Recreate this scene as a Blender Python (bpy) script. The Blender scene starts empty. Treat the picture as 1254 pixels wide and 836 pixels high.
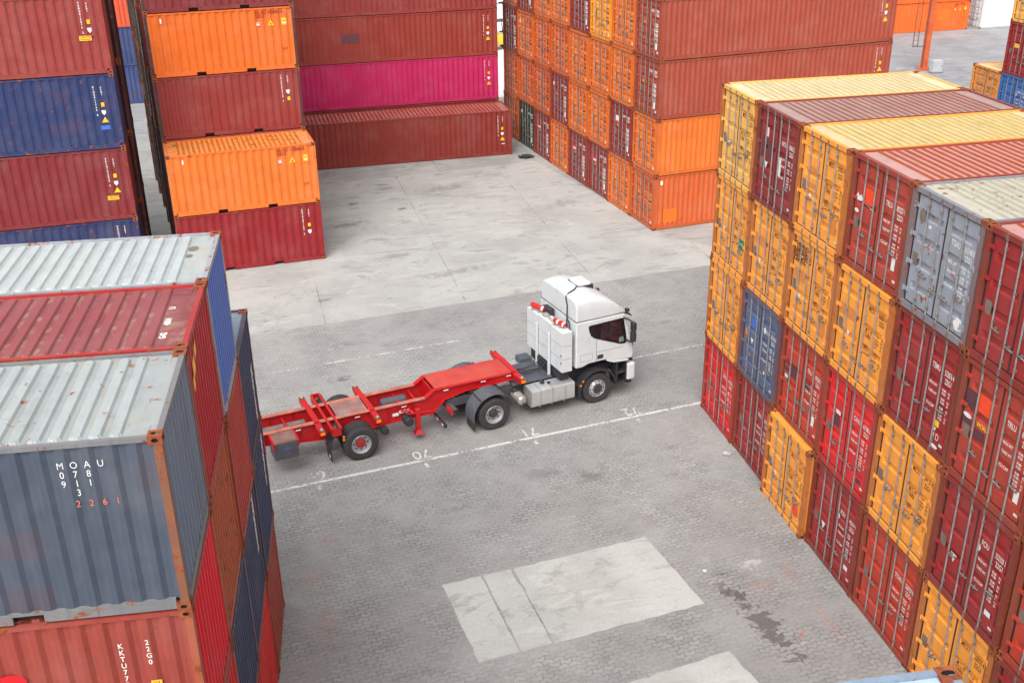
import bpy, bmesh, math, random
from math import radians as rad, sin, cos, pi
from mathutils import Vector, Matrix

random.seed(7)
scene = bpy.context.scene
COL = scene.collection
T = 2.591

# ------------------------------------------------------------------ helpers
def s2l(c):
    return c / 12.92 if c <= 0.04045 else ((c + 0.055) / 1.055) ** 2.4

def rgb(r, g, b):
    return (s2l(r / 255), s2l(g / 255), s2l(b / 255), 1.0)

class MB:
    """collects faces and links them as one mesh object"""
    def __init__(s):
        s.v, s.f, s.m = [], [], []

    def face(s, pts, m=0):
        i = len(s.v)
        s.v += [tuple(p) for p in pts]
        s.f.append(tuple(range(i, i + len(pts))))
        s.m.append(m)

    def add(s, verts, faces, m=0):
        i = len(s.v)
        s.v += [tuple(p) for p in verts]
        for f in faces:
            s.f.append(tuple(i + k for k in f))
            s.m.append(m)

    def box(s, x0, x1, y0, y1, z0, z1, m=0):
        V = [(x0, y0, z0), (x1, y0, z0), (x1, y1, z0), (x0, y1, z0),
             (x0, y0, z1), (x1, y0, z1), (x1, y1, z1), (x0, y1, z1)]
        F = [(3, 2, 1, 0), (4, 5, 6, 7), (0, 1, 5, 4), (1, 2, 6, 5), (2, 3, 7, 6), (3, 0, 4, 7)]
        s.add(V, F, m)

    def bm(s, b, m=0, mat=None):
        b.verts.ensure_lookup_table()
        V = [(mat @ v.co) if mat else v.co.copy() for v in b.verts]
        s.add(V, [tuple(v.index for v in f.verts) for f in b.faces], m)
        b.free()

    def bbox(s, x0, x1, y0, y1, z0, z1, r=0.03, seg=2, m=0, mat=None):
        b = bmesh.new()
        bmesh.ops.create_cube(b, size=1)
        for v in b.verts:
            v.co = Vector(((x0 + x1) / 2 + v.co.x * (x1 - x0), (y0 + y1) / 2 + v.co.y * (y1 - y0), (z0 + z1) / 2 + v.co.z * (z1 - z0)))
        bmesh.ops.bevel(b, geom=b.edges[:], offset=r, segments=seg, affect='EDGES', profile=0.5)
        b.verts.index_update()
        s.bm(b, m, mat)

    def prism(s, prof, y0, y1, r=0.0, seg=2, m=0):
        """(x, z) outline extruded along y"""
        b = bmesh.new()
        A = [b.verts.new((x, y0, z)) for x, z in prof]
        B = [b.verts.new((x, y1, z)) for x, z in prof]
        n = len(prof)
        b.faces.new(A)
        b.faces.new(B[::-1])
        for i in range(n):
            b.faces.new((A[i], B[i], B[(i + 1) % n], A[(i + 1) % n]))
        bmesh.ops.recalc_face_normals(b, faces=b.faces[:])
        if r:
            bmesh.ops.bevel(b, geom=b.edges[:], offset=r, segments=seg, affect='EDGES', profile=0.5)
        b.verts.index_update()
        s.bm(b, m)

    def cyl(s, p, q, r, n=10, m=0, r2=None, caps=True):
        p, q = Vector(p), Vector(q)
        d = (q - p).normalized()
        a = d.orthogonal().normalized()
        c = d.cross(a)
        r2 = r if r2 is None else r2
        V = [p + (a * cos(2 * pi * k / n) + c * sin(2 * pi * k / n)) * r for k in range(n)]
        V += [q + (a * cos(2 * pi * k / n) + c * sin(2 * pi * k / n)) * r2 for k in range(n)]
        F = [(k, (k + 1) % n, n + (k + 1) % n, n + k) for k in range(n)]
        if caps:
            F += [tuple(range(n - 1, -1, -1)), tuple(range(n, 2 * n))]
        s.add(V, F, m)

    def tube(s, pts, r, n=8, m=0):
        for a, b in zip(pts, pts[1:]):
            s.cyl(a, b, r, n, m)

    def lathe(s, c, prof, n=28, m=0, side=1):
        """profile of (radius, y offset) turned about the y axis through c"""
        c = Vector(c)
        V = []
        for r, y in prof:
            for k in range(n):
                t = 2 * pi * k / n
                V.append((c.x + r * cos(t), c.y + y * side, c.z + r * sin(t)))
        F = []
        for j in range(len(prof) - 1):
            for k in range(n):
                a, b2 = j * n + k, j * n + (k + 1) % n
                f = (a, b2, b2 + n, a + n)
                F.append(f if side < 0 else f[::-1])
        s.add(V, F, m)

    def build(s, name, mats, parent=None, smooth=False, link=True, crease=35):
        me = bpy.data.meshes.new(name)
        me.from_pydata(s.v, [], s.f)
        if not isinstance(mats, (list, tuple)):
            mats = [mats]
        for mt in mats:
            me.materials.append(mt)
        if max(s.m, default=0) > 0:
            me.polygons.foreach_set('material_index', s.m)
        if smooth:
            bmm = bmesh.new()
            bmm.from_mesh(me)
            bmesh.ops.remove_doubles(bmm, verts=bmm.verts[:], dist=0.0004)
            bmm.to_mesh(me)
            bmm.free()
            me.shade_smooth()
            me.set_sharp_from_angle(angle=rad(crease))
        me.update()
        if not link:
            return me
        o = inst(name, me, parent)
        if smooth == 'w':
            wn = o.modifiers.new('weighted', 'WEIGHTED_NORMAL')
            wn.keep_sharp = True
            wn.weight = 90
        return o

def inst(name, me, parent=None, color=None):
    o = bpy.data.objects.new(name, me)
    COL.objects.link(o)
    if parent:
        o.parent = parent
    if color:
        o.color = color
    return o

def empty(name, loc, rz=0.0, label=None, cat=None, group=None):
    o = bpy.data.objects.new(name, None)
    COL.objects.link(o)
    o.location = loc
    o.rotation_euler = (0, 0, rz)
    o.empty_display_size = 0.3
    tag(o, label, cat, group)
    return o

def tag(o, label=None, cat=None, group=None, kind=None):
    if label: o['label'] = label
    if cat: o['category'] = cat
    if group: o['group'] = group
    if kind: o['kind'] = kind

# ------------------------------------------------------------------ node helpers
class NT:
    def __init__(s, name):
        s.mat = bpy.data.materials.new(name)
        s.mat.use_nodes = True
        s.t = s.mat.node_tree
        s.bsdf = s.t.nodes['Principled BSDF']
        s.out = s.t.nodes['Material Output']

    def n(s, typ, **kw):
        nd = s.t.nodes.new(typ)
        for k, v in kw.items():
            setattr(nd, k, v)
        return nd

    def l(s, a, b):
        s.t.links.new(a, b)

    def put(s, sock, v):
        if hasattr(v, 'is_linked') or isinstance(v, bpy.types.NodeSocket):
            s.l(v, sock)
        else:
            sock.default_value = v

    def math(s, op, a, b=0.0, c=0.0, clamp=False):
        nd = s.n('ShaderNodeMath', operation=op, use_clamp=clamp)
        s.put(nd.inputs[0], a); s.put(nd.inputs[1], b); s.put(nd.inputs[2], c)
        return nd.outputs[0]

    def vmath(s, op, a, b=(0, 0, 0)):
        nd = s.n('ShaderNodeVectorMath', operation=op)
        s.put(nd.inputs[0], a); s.put(nd.inputs[1], b)
        return nd.outputs[0]

    def noise(s, vec, scale, detail=4, rough=0.55, dist=0.0):
        nd = s.n('ShaderNodeTexNoise')
        s.l(vec, nd.inputs['Vector'])
        nd.inputs['Scale'].default_value = scale
        nd.inputs['Detail'].default_value = detail
        nd.inputs['Roughness'].default_value = rough
        nd.inputs['Distortion'].default_value = dist
        return nd.outputs['Fac']

    def ramp(s, fac, lo, hi, a=0.0, b=1.0, smooth=True):
        nd = s.n('ShaderNodeMapRange', clamp=True)
        if smooth: nd.interpolation_type = 'SMOOTHSTEP'
        s.put(nd.inputs[0], fac); s.put(nd.inputs[1], lo); s.put(nd.inputs[2], hi); s.put(nd.inputs[3], a); s.put(nd.inputs[4], b)
        return nd.outputs[0]

    def mix(s, fac, a, b, mode='MIX'):
        nd = s.n('ShaderNodeMix', data_type='RGBA', blend_type=mode)
        s.put(nd.inputs[0], fac); s.put(nd.inputs[6], a); s.put(nd.inputs[7], b)
        return nd.outputs[2]

    def scale(s, vec, x, y, z):
        nd = s.n('ShaderNodeMapping')
        s.l(vec, nd.inputs['Vector'])
        nd.inputs['Scale'].default_value = (x, y, z)
        return nd.outputs[0]

    def obj(s, jitter=True):
        c = s.n('ShaderNodeTexCoord').outputs['Object']
        if not jitter: return c
        r = s.n('ShaderNodeObjectInfo').outputs['Random']
        k = s.math('MULTIPLY', r, 60.0)
        cb = s.n('ShaderNodeCombineXYZ')
        s.l(k, cb.inputs[0]); s.l(k, cb.inputs[1]); s.l(k, cb.inputs[2])
        return s.vmath('ADD', c, cb.outputs[0])

    def bump(s, h, strength=0.2, dist=0.02):
        nd = s.n('ShaderNodeBump')
        nd.inputs['Strength'].default_value = strength
        nd.inputs['Distance'].default_value = dist
        s.l(h, nd.inputs['Height'])
        s.l(nd.outputs[0], s.bsdf.inputs['Normal'])

    def done(s, col=None, rough=0.5, metal=0.0, spec=0.5):
        if col is not None: s.put(s.bsdf.inputs['Base Color'], col)
        s.put(s.bsdf.inputs['Roughness'], rough)
        s.put(s.bsdf.inputs['Metallic'], metal)
        s.bsdf.inputs['Specular IOR Level'].default_value = spec
        return s.mat

RUST = rgb(112, 58, 30)
RUST2 = rgb(160, 82, 40)

def paint_mat(name, kind):
    """weathered container paint; base colour and wear amount (alpha) come from the object's colour"""
    t = NT(name)
    oi = t.n('ShaderNodeObjectInfo')
    base, wear = oi.outputs['Color'], oi.outputs['Alpha']
    if kind in ('rib', 'softrib', 'pad'):          # ribs rubbed free of the dust that lies between them
        hs_ = t.n('ShaderNodeHueSaturation')
        hs_.inputs['Saturation'].default_value = {'rib': 1.75, 'softrib': 1.32, 'pad': 1.0}[kind]
        hs_.inputs['Value'].default_value = {'rib': .70, 'softrib': .76, 'pad': 1.16}[kind]
        t.l(base, hs_.inputs['Color'])
        base = hs_.outputs[0]
    P = t.obj()
    big = t.noise(P, 0.9, 4, 0.6)
    mid = t.noise(P, 4.0, 6, 0.65)
    if kind in ('roof', 'rib', 'pad', 'softrib'):
        st = t.noise(t.scale(P, 3.2, 0.5, 1.0), 1.6, 6, 0.65)
    else:
        st = t.noise(t.scale(P, 5.0, 5.0, 0.28), 1.5, 6, 0.7)
    col = t.mix(t.ramp(big, 0.40, 0.80, 0.0, 0.12 if kind != 'roof' else 0.26), base, t.mix(0.45, base, (0.66, 0.58, 0.50, 1)))
    dk = t.n('ShaderNodeMix', data_type='RGBA', blend_type='MULTIPLY')
    dk.inputs[0].default_value = 1.0
    t.l(col, dk.inputs[6])
    v = t.ramp(mid, 0.2, 0.8, 0.92, 1.07)
    v = t.math('MULTIPLY', v, t.ramp(st, 0.45, 0.78, 1.02, 0.84))
    t.l(v, dk.inputs[7])
    col = dk.outputs[2]
    # pale chalky scuffs
    sc = t.ramp(t.noise(t.scale(P, 9, 9, 0.9) if kind != 'roof' else t.scale(P, 6, 1.2, 3), 2.2, 5, 0.75), 0.70, 0.78, 0.0, 0.45)
    col = t.mix(t.math('MULTIPLY', sc, t.math('ADD', wear, 0.25)), col, (0.55, 0.47, 0.42, 1))
    if kind == 'wall':
        # touched-up rectangles and long scrapes
        bk = t.n('ShaderNodeTexBrick', offset=0.37, squash=1.0)
        sx_ = t.n('ShaderNodeSeparateXYZ'); t.l(P, sx_.inputs[0])
        cx_ = t.n('ShaderNodeCombineXYZ')
        t.l(t.math('ADD', sx_.outputs[0], sx_.outputs[1]), cx_.inputs[0]); t.l(sx_.outputs[2], cx_.inputs[1])
        t.l(cx_.outputs[0], bk.inputs['Vector'])
        for kk, vv in (('Color1', (0, 0, 0, 1)), ('Color2', (1, 1, 1, 1)), ('Mortar', (0.5, 0.5, 0.5, 1))):
            bk.inputs[kk].default_value = vv
        bk.inputs['Scale'].default_value = 1.0
        bk.inputs['Mortar Size'].default_value = 0.0
        bk.inputs['Brick Width'].default_value = .62
        bk.inputs['Row Height'].default_value = .41
        pm = t.math('GREATER_THAN', bk.outputs['Color'], .93)
        col = t.mix(t.math('MULTIPLY', pm, .35), col, t.mix(.35, base, rgb(120, 60, 44)))
        hz = t.ramp(t.noise(t.scale(P, .9, .9, 16), 1.6, 5, .7), .70, .76, 0, .4)
        col = t.mix(t.math('MULTIPLY', hz, t.math('ADD', wear, .15)), col, (.50, .42, .37, 1))
        stn = t.ramp(t.noise(t.scale(P, 14, 14, .35), 1.0, 4, .6), .64, .76, 0, .45)
        col = t.mix(t.math('MULTIPLY', stn, t.math('ADD', wear, .2)), col, rgb(70, 40, 32))
    # rust
    rn = t.noise(P, 3.4, 10, 0.74, 0.4)
    thr = t.math('MULTIPLY_ADD', wear, -0.22, 0.735)
    rm = t.ramp(rn, thr, t.math('ADD', thr, 0.05))
    rs = t.ramp(t.noise(t.scale(P, 9, 9, 0.5) if kind != 'roof' else t.scale(P, 7, 1.0, 3), 1.7, 8, 0.7), t.math('MULTIPLY_ADD', wear, -0.16, 0.74), t.math('MULTIPLY_ADD', wear, -0.16, 0.84), 0, 0.8)
    rm = t.math('MAXIMUM', rm, t.math('MULTIPLY', rs, t.ramp(wear, 0.05, 0.5)))
    rc = t.mix(t.ramp(t.noise(P, 22, 4, 0.6), 0.35, 0.65), RUST, RUST2)
    col = t.mix(rm, col, rc)
    # small chips
    ch = t.ramp(t.noise(P, 26, 3, 0.6), t.math('MULTIPLY_ADD', wear, -0.08, 0.76), t.math('MULTIPLY_ADD', wear, -0.08, 0.79), 0, 0.75)
    col = t.mix(ch, col, rgb(88, 46, 30))
    if kind == 'roof':
        dirt = t.ramp(t.noise(P, 1.7, 7, 0.7, 0.6), 0.48, 0.70, 0, 0.55)
        col = t.mix(dirt, col, rgb(164, 152, 130))
        col = t.mix(t.ramp(t.noise(P, 13, 5, 0.7), 0.66, 0.74, 0, 0.6), col, rgb(92, 80, 66))
    t.bump(t.math('ADD', t.math('MULTIPLY', t.noise(P, 1.4, 3, 0.5), 1.0), t.math('MULTIPLY', mid, 0.12)), 0.35, 0.05)
    return t.done(col, t.ramp(mid, 0.3, 0.7, 0.42, 0.62), 0.0, 0.4)

def plain_mat(name, col, rough=0.5, metal=0.0, var=0.15, dirt=0.0, dirtcol=None, scale=6.0, spec=0.5, bump=0.0):
    t = NT(name)
    P = t.obj()
    n = t.noise(P, scale, 6, 0.65)
    c = t.mix(t.ramp(n, 0.25, 0.75), tuple(x * (1 - var) for x in col[:3]) + (1,), tuple(min(1, x * (1 + var)) for x in col[:3]) + (1,))
    if dirt:
        m = t.ramp(t.noise(P, scale * 0.8, 9, 0.72, 0.5), 0.66 - dirt * 0.2, 0.76 - dirt * 0.15)
        c = t.mix(t.math('MULTIPLY', m, 0.85), c, dirtcol or RUST)
    if bump:
        t.bump(n, bump, 0.01)
    return t.done(c, t.ramp(n, 0.3, 0.7, max(0.05, rough - 0.08), rough + 0.08), metal, spec)

M = {}
M['paint'] = paint_mat('weathered_paint', 'wall')
M['roof'] = paint_mat('weathered_roof_paint', 'roof')
M['casting'] = plain_mat('rusty_casting', rgb(140, 74, 46), 0.75, 0, 0.35, 0.5, rgb(84, 48, 34), 9, 0.3, 0.3)
M['rib'] = paint_mat('roof_rib_paint', 'rib')
M['softrib'] = paint_mat('roof_faint_rib_paint', 'softrib')
M['pad'] = paint_mat('roof_pad_paint', 'pad')
M['hole'] = plain_mat('casting_hole', rgb(34, 26, 22), 0.9, 0, 0.2)
M['gasket'] = plain_mat('rubber_gasket', rgb(44, 40, 38), 0.8, 0, 0.25)
M['rod'] = plain_mat('galvanised_rod', rgb(150, 148, 146), 0.5, 0.35, 0.2, 0.25, rgb(118, 78, 52), 7, 0.5)
M['keeper'] = plain_mat('cast_keeper', rgb(120, 110, 104), 0.6, 0.25, 0.25, 0.45, rgb(110, 62, 38), 12)
M['white'] = plain_mat('white_lettering', rgb(222, 222, 216), 0.6, 0, 0.08, 0.05, rgb(150, 120, 110), 14)
M['black'] = plain_mat('black_lettering', rgb(54, 38, 34), 0.6, 0, 0.1)
M['rubyink'] = plain_mat('dark_red_lettering', rgb(132, 30, 26), 0.6, 0, 0.1)
M['salmon'] = plain_mat('salmon_lettering', rgb(226, 116, 84), 0.6, 0, 0.1)
M['yellow'] = plain_mat('yellow_sticker', rgb(240, 186, 40), 0.5, 0, 0.1)
M['orangepatch'] = plain_mat('orange_patch', rgb(236, 72, 32), 0.5, 0, 0.1)
M['darkpatch'] = plain_mat('dark_patch', rgb(92, 52, 60), 0.6, 0, 0.15)
M['greenpatch'] = plain_mat('green_sticker', rgb(40, 128, 78), 0.5, 0, 0.1)
M['bluepatch'] = plain_mat('blue_sticker', rgb(64, 104, 190), 0.5, 0, 0.1)
M['redpatch'] = plain_mat('red_logo', rgb(205, 20, 30), 0.5, 0, 0.08)
M['greypatch'] = plain_mat('grey_vent', rgb(120, 108, 98), 0.7, 0.1, 0.2)
M['pocket'] = plain_mat('fork_pocket', rgb(40, 28, 24), 0.9, 0, 0.2)
M['rustflake'] = plain_mat('rust_flake', rgb(150, 84, 62), .8, 0, .3)
M['navyflake'] = plain_mat('blue_flake', rgb(66, 78, 120), .7, 0, .2)
M['brightorange'] = plain_mat('fresh_orange_patch', rgb(240, 108, 30), .5, 0, .1)
M['tan'] = plain_mat('repainted_patch', rgb(206, 128, 60), 0.6, 0, 0.12)

# ------------------------------------------------------------------ camera, world, light
cam = bpy.data.cameras.new('camera')
cam.sensor_width = 36.0
cam.lens = 1324.541 / 1254 * 36.0
cam.clip_start = 0.1
cam.clip_end = 6000
co = bpy.data.objects.new('camera', cam)
COL.objects.link(co)
co.location = (-12.17371, -28.80398, 16.80506)
co.rotation_mode = 'XYZ'
co.rotation_euler = (1.131495, 0.013287, -0.211389)
scene.camera = co

w = bpy.data.worlds.new("World")
scene.world = w
w.use_nodes = True
wt = w.node_tree
bg = wt.nodes['Background']
sky = wt.nodes.new('ShaderNodeTexSky')
sky.sky_type = 'NISHITA'
sky.sun_disc = False
SUN_EL, SUN_AZ = rad(50), rad(209)   # compass-like azimuth of the sun, measured from +Y clockwise
sky.sun_elevation = SUN_EL
sky.sun_rotation = SUN_AZ
sky.air_density = 1.0
sky.dust_density = 4.0
hs = wt.nodes.new('ShaderNodeHueSaturation')
hs.inputs['Saturation'].default_value = 0.22
wt.links.new(sky.outputs[0], hs.inputs['Color'])
wt.links.new(hs.outputs[0], bg.inputs['Color'])
bg.inputs['Strength'].default_value = 0.15
sl = bpy.data.lights.new('sun', 'SUN')
sl.energy = 1.2
sl.angle = rad(48)
sl.color = (1.0, 0.992, 0.975)
so = bpy.data.objects.new('sun', sl)
COL.objects.link(so)
sd = Vector((sin(SUN_AZ) * cos(SUN_EL), cos(SUN_AZ) * cos(SUN_EL), sin(SUN_EL)))
so.rotation_euler = (-sd).to_track_quat('-Z', 'Y').to_euler()
so.location = (0, 0, 60)
scene.view_settings.view_transform = 'Standard'
scene.view_settings.look = 'None'
scene.view_settings.exposure = 0.74
scene.view_settings.gamma = 1.0
scene.cycles.max_bounces = 6
scene.cycles.use_denoising = True

# ------------------------------------------------------------------ text
_tc = {}
def text_verts(txt, size, align='LEFT', sx=1.0, spacing=1.0, line=1.0, bold=0.0):
    key = (txt, size, align, sx, spacing, line, bold)
    if key not in _tc:
        cu = bpy.data.curves.new('t', 'FONT')
        cu.body = txt
        cu.size = size * 1.34
        cu.align_x = align
        cu.space_character = spacing
        cu.space_line = line
        cu.resolution_u = 3
        cu.offset = bold
        o = bpy.data.objects.new('t', cu)
        COL.objects.link(o)
        dg = bpy.context.evaluated_depsgraph_get()
        me = o.evaluated_get(dg).to_mesh()
        _tc[key] = ([(v.co.x * sx, v.co.y) for v in me.vertices], [tuple(p.vertices) for p in me.polygons])
        o.to_mesh_clear()
        bpy.data.objects.remove(o)
        bpy.data.curves.remove(cu)
    return _tc[key]

class Decal(MB):
    """flat marks laid out in (u, v) on a plane: origin + u*U + v*V"""
    def frame(s, o, U, V):
        s.o, s.U, s.V = Vector(o), Vector(U), Vector(V)
        s.N = s.U.cross(s.V)
        return s
    def at(s, u, v, h=0.0):
        return s.o + s.U * u + s.V * v + s.N * h
    def rect(s, u0, v0, u1, v1, m, h=0.0):
        s.face([s.at(u0, v0, h), s.at(u1, v0, h), s.at(u1, v1, h), s.at(u0, v1, h)], m)
    def poly(s, pts, m, h=0.0):
        s.face([s.at(u, v, h) for u, v in pts], m)
    def disc(s, u, v, ru, rv, m, h=0.0, n=16):
        s.poly([(u + ru * cos(2 * pi * k / n), v + rv * sin(2 * pi * k / n)) for k in range(n)], m, h)
    def text(s, txt, u, v, size, m, align='LEFT', sx=1.0, spacing=1.0, line=1.0, bold=0.0, h=0.0):
        V, F = text_verts(txt, size, align, sx, spacing, line, bold)
        s.add([s.at(u + a, v + b, h) for a, b in V], F, m)
    def column(s, txt, u, v, size, m, step=None, sx=1.0, bold=0.0, hf=None):
        step = (step or size * 0.95) * .92
        size = size * .62
        for k, c in enumerate(txt):
            if c != ' ':
                s.text(c, u, v - k * step, size, m, 'CENTER', sx, bold=bold, h=hf(u) if hf else 0.0)

DM = ['white', 'black', 'rubyink', 'yellow', 'orangepatch', 'darkpatch', 'greenpatch', 'bluepatch', 'redpatch', 'greypatch', 'salmon', 'tan', 'brightorange', 'rustflake', 'navyflake']
DI = {k: i for i, k in enumerate(DM)}
DMATS = [M[k] for k in DM]

# ------------------------------------------------------------------ container meshes (door end at x = 0, facing -x)
W2 = 1.219
def corr(a, b, n):
    """breakpoints of a trapezoid corrugation between a and b: (position, 0 = outer, 1 = inner)"""
    p = (b - a) / n
    out = []
    for k in range(n):
        q = a + k * p
        out += [(q + p * 0.0, 0), (q + p * 0.27, 0), (q + p * 0.5, 1), (q + p * 0.77, 1)]
    out.append((b, 0))
    return out

def casting_mesh():
    m = MB()
    hx, hy, hz = 0.089, 0.081, 0.059
    def side(o, U, V, a, b, hw, hh):
        o, U, V = Vector(o), Vector(U), Vector(V)
        N = U.cross(V)
        ring = []
        for k in range(8):
            t = 2 * pi * k / 8 + pi / 8
            ring.append((cos(t) * hw * 1.05, sin(t) * hh * 1.05))
        outer = [(a, b * .41), (a * .41, b), (-a * .41, b), (-a, b * .41), (-a, -b * .41), (-a * .41, -b), (a * .41, -b), (a, -b * .41)]
        corners = [(a, b), (-a, b), (-a, -b), (a, -b)]
        P = lambda q, h=0.0: o + U * q[0] + V * q[1] + N * h
        for k in range(8):
            m.face([P(outer[k]), P(outer[(k + 1) % 8]), P(ring[(k + 1) % 8]), P(ring[k])], 0)
            m.face([P(ring[k]), P(ring[(k + 1) % 8]), P(ring[(k + 1) % 8], -.035), P(ring[k], -.035)], 1)
        m.face([P(ring[k], -.035) for k in range(8)], 1)
        for c, i in zip(corners, (0, 2, 4, 6)):
            m.face([P(c), P(outer[i + 1]), P(outer[i])], 0)
    side((0, 0, hz), (1, 0, 0), (0, 1, 0), hx, hy, .060, .032)
    side((0, 0, -hz), (1, 0, 0), (0, -1, 0), hx, hy, .060, .032)
    side((0, -hy, 0), (1, 0, 0), (0, 0, 1), hx, hz, .042, .028)
    side((0, hy, 0), (-1, 0, 0), (0, 0, 1), hx, hz, .042, .028)
    side((-hx, 0, 0), (0, -1, 0), (0, 0, 1), hy, hz, .038, .028)
    side((hx, 0, 0), (0, 1, 0), (0, 0, 1), hy, hz, .038, .028)
    return m.build('corner_casting', [M['casting'], M['hole']], link=False)

CAST = casting_mesh()
_meshes = {}
def frame_mesh(L, H):
    m = MB()
    for sy in (-1, 1):
        ys = lambda a, b: (min(sy * a, sy * b), max(sy * a, sy * b))
        m.box(.170, L - .170, *ys(1.150, 1.213), H - .075, H - .010)
        m.box(.170, L - .170, *ys(1.165, 1.212), .150, .192)
        if L < 8:
            c1, c2 = L / 2 - 1.03, L / 2 + 1.03
            for a, b in ((.170, c1 - .19), (c1 + .19, c2 - .19), (c2 + .19, L - .170)):
                m.box(a, b, *ys(1.168, 1.209), .030, .150)
            for c in (c1, c2):
                m.box(c - .19, c + .19, *ys(1.05, 1.10), .030, .150, 2)  # dark backing stands for the unlit space under the floor
        else:
            m.box(.170, L - .170, *ys(1.168, 1.209), .030, .150)
        m.box(.066, .078, *ys(1.000, 1.0735), .151, H - .1225, 1)
    m.box(.008, .110, -1.137, 1.137, H - .122, H - .012)
    m.box(.008, .110, -1.137, 1.137, .020, .150)
    m.box(L - .085, L - .010, -1.130, 1.130, H - .095, H - .010)
    m.box(L - .085, L - .010, -1.130, 1.130, .020, .165)
    m.box(.056, .070, -.999, .999, H - .160, H - .1225, 1)
    m.box(.056, .070, -.999, .999, .151, .180, 1)
    m.box(.046, .060, -.0165, .0165, .180, H - .160, 1)
    return m.build('frame', [M['paint'], M['gasket'], M['pocket']], link=False)

def post_mesh(L, H, front, sy):
    m = MB()
    a, b_ = (1.075, 1.214) if not front else (1.095, 1.214)
    x0, x1 = (.010, .125) if not front else (L - .115, L - .010)
    m.box(x0, x1, min(sy * a, sy * b_), max(sy * a, sy * b_), .118, H - .118)
    return m.build('corner_post', [M['paint']], link=False)

def side_mesh(L, H, n, sy):
    m = MB()
    prof = corr(.125, L - .115, n)
    yo, yi = 1.203, 1.167
    pts = [(x, (yi if k else yo) * sy) for x, k in prof]
    z0, z1 = .192, H - .075
    for (xa, ya), (xb, yb) in zip(pts, pts[1:]):
        f = [(xa, ya, z0), (xb, yb, z0), (xb, yb, z1), (xa, ya, z1)]
        m.face(f if sy < 0 else f[::-1])
    for z, up in ((z1, 1), (z0, 0)):
        for (xa, ya), (xb, yb) in zip(pts, pts[1:]):
            m.face([(xa, ya, z), (xb, yb, z), (xb, 1.14 * sy, z), (xa, 1.14 * sy, z)])
    return m.build('side_wall', [M['paint']], link=False)

def end_mesh(L, H, n):
    m = MB()
    prof = corr(-1.095, 1.095, n)
    pts = [(L - (.082 if k else .022), y) for y, k in prof]
    z0, z1 = .165, H - .095
    for (xa, ya), (xb, yb) in zip(pts, pts[1:]):
        m.face([(xa, ya, z0), (xb, yb, z0), (xb, yb, z1), (xa, ya, z1)])
        m.face([(xa, ya, z0), (xb, yb, z0), (L - .09, yb, z0), (L - .09, ya, z0)][::-1])
        m.face([(xa, ya, z1), (xb, yb, z1), (L - .09, yb, z1), (L - .09, ya, z1)])
    return m.build('end_wall', [M['paint']], link=False)

def roof_mesh(L, H, n, style):
    m = MB()
    zb, h = H - .046, (.034 if style == 'pad' else .030)
    x0, x1 = .11, L - .085
    m.face([(x0, -1.152, zb - .03), (x1, -1.152, zb - .03), (x1, 1.152, zb - .03), (x0, 1.152, zb - .03)])
    a, b = .45, L - .45
    p = (b - a) / n
    xs = [x0] + [a + k * p for k in range(n + 1)] + [x1]
    wr = p * (.50 if style == 'pad' else .17)
    # flat bottom sheet
    m.face([(x0, -1.152, zb), (x1, -1.152, zb), (x1, 1.152, zb), (x0, 1.152, zb)])
    s = .025
    for k in range(n):
        c = a + (k + .5) * p
        e = 1.085 if style == 'pad' else 1.10
        def ring(hw, ey, z, r):
            return [(c - hw, -ey + r, z), (c - hw * .62, -ey + r * .25, z), (c, -ey, z), (c + hw * .62, -ey + r * .25, z), (c + hw, -ey + r, z),
                    (c + hw, ey - r, z), (c + hw * .62, ey - r * .25, z), (c, ey, z), (c - hw * .62, ey - r * .25, z), (c - hw, ey - r, z)]
        lo, hi = ring(wr / 2 + s, e + s, zb + .0006, wr / 2), ring(wr / 2, e, zb + h, wr / 2)
        V = lo + hi
        F = [(i, (i + 1) % 10, 10 + (i + 1) % 10, 10 + i) for i in range(10)] + [tuple(range(10, 20))]
        m.add(V, F, 1)
    # corner plates beside the castings
    for x in (.18, L - .18 - .3):
        for y in (-1.12, .86):
            m.box(x, x + .30, y, y + .26, zb + .0005, zb + .007)
    return m.build('roof', [M['roof'], M[{'pad': 'pad', 'rib': 'rib', 'soft': 'softrib'}[style]]], link=False)

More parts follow.
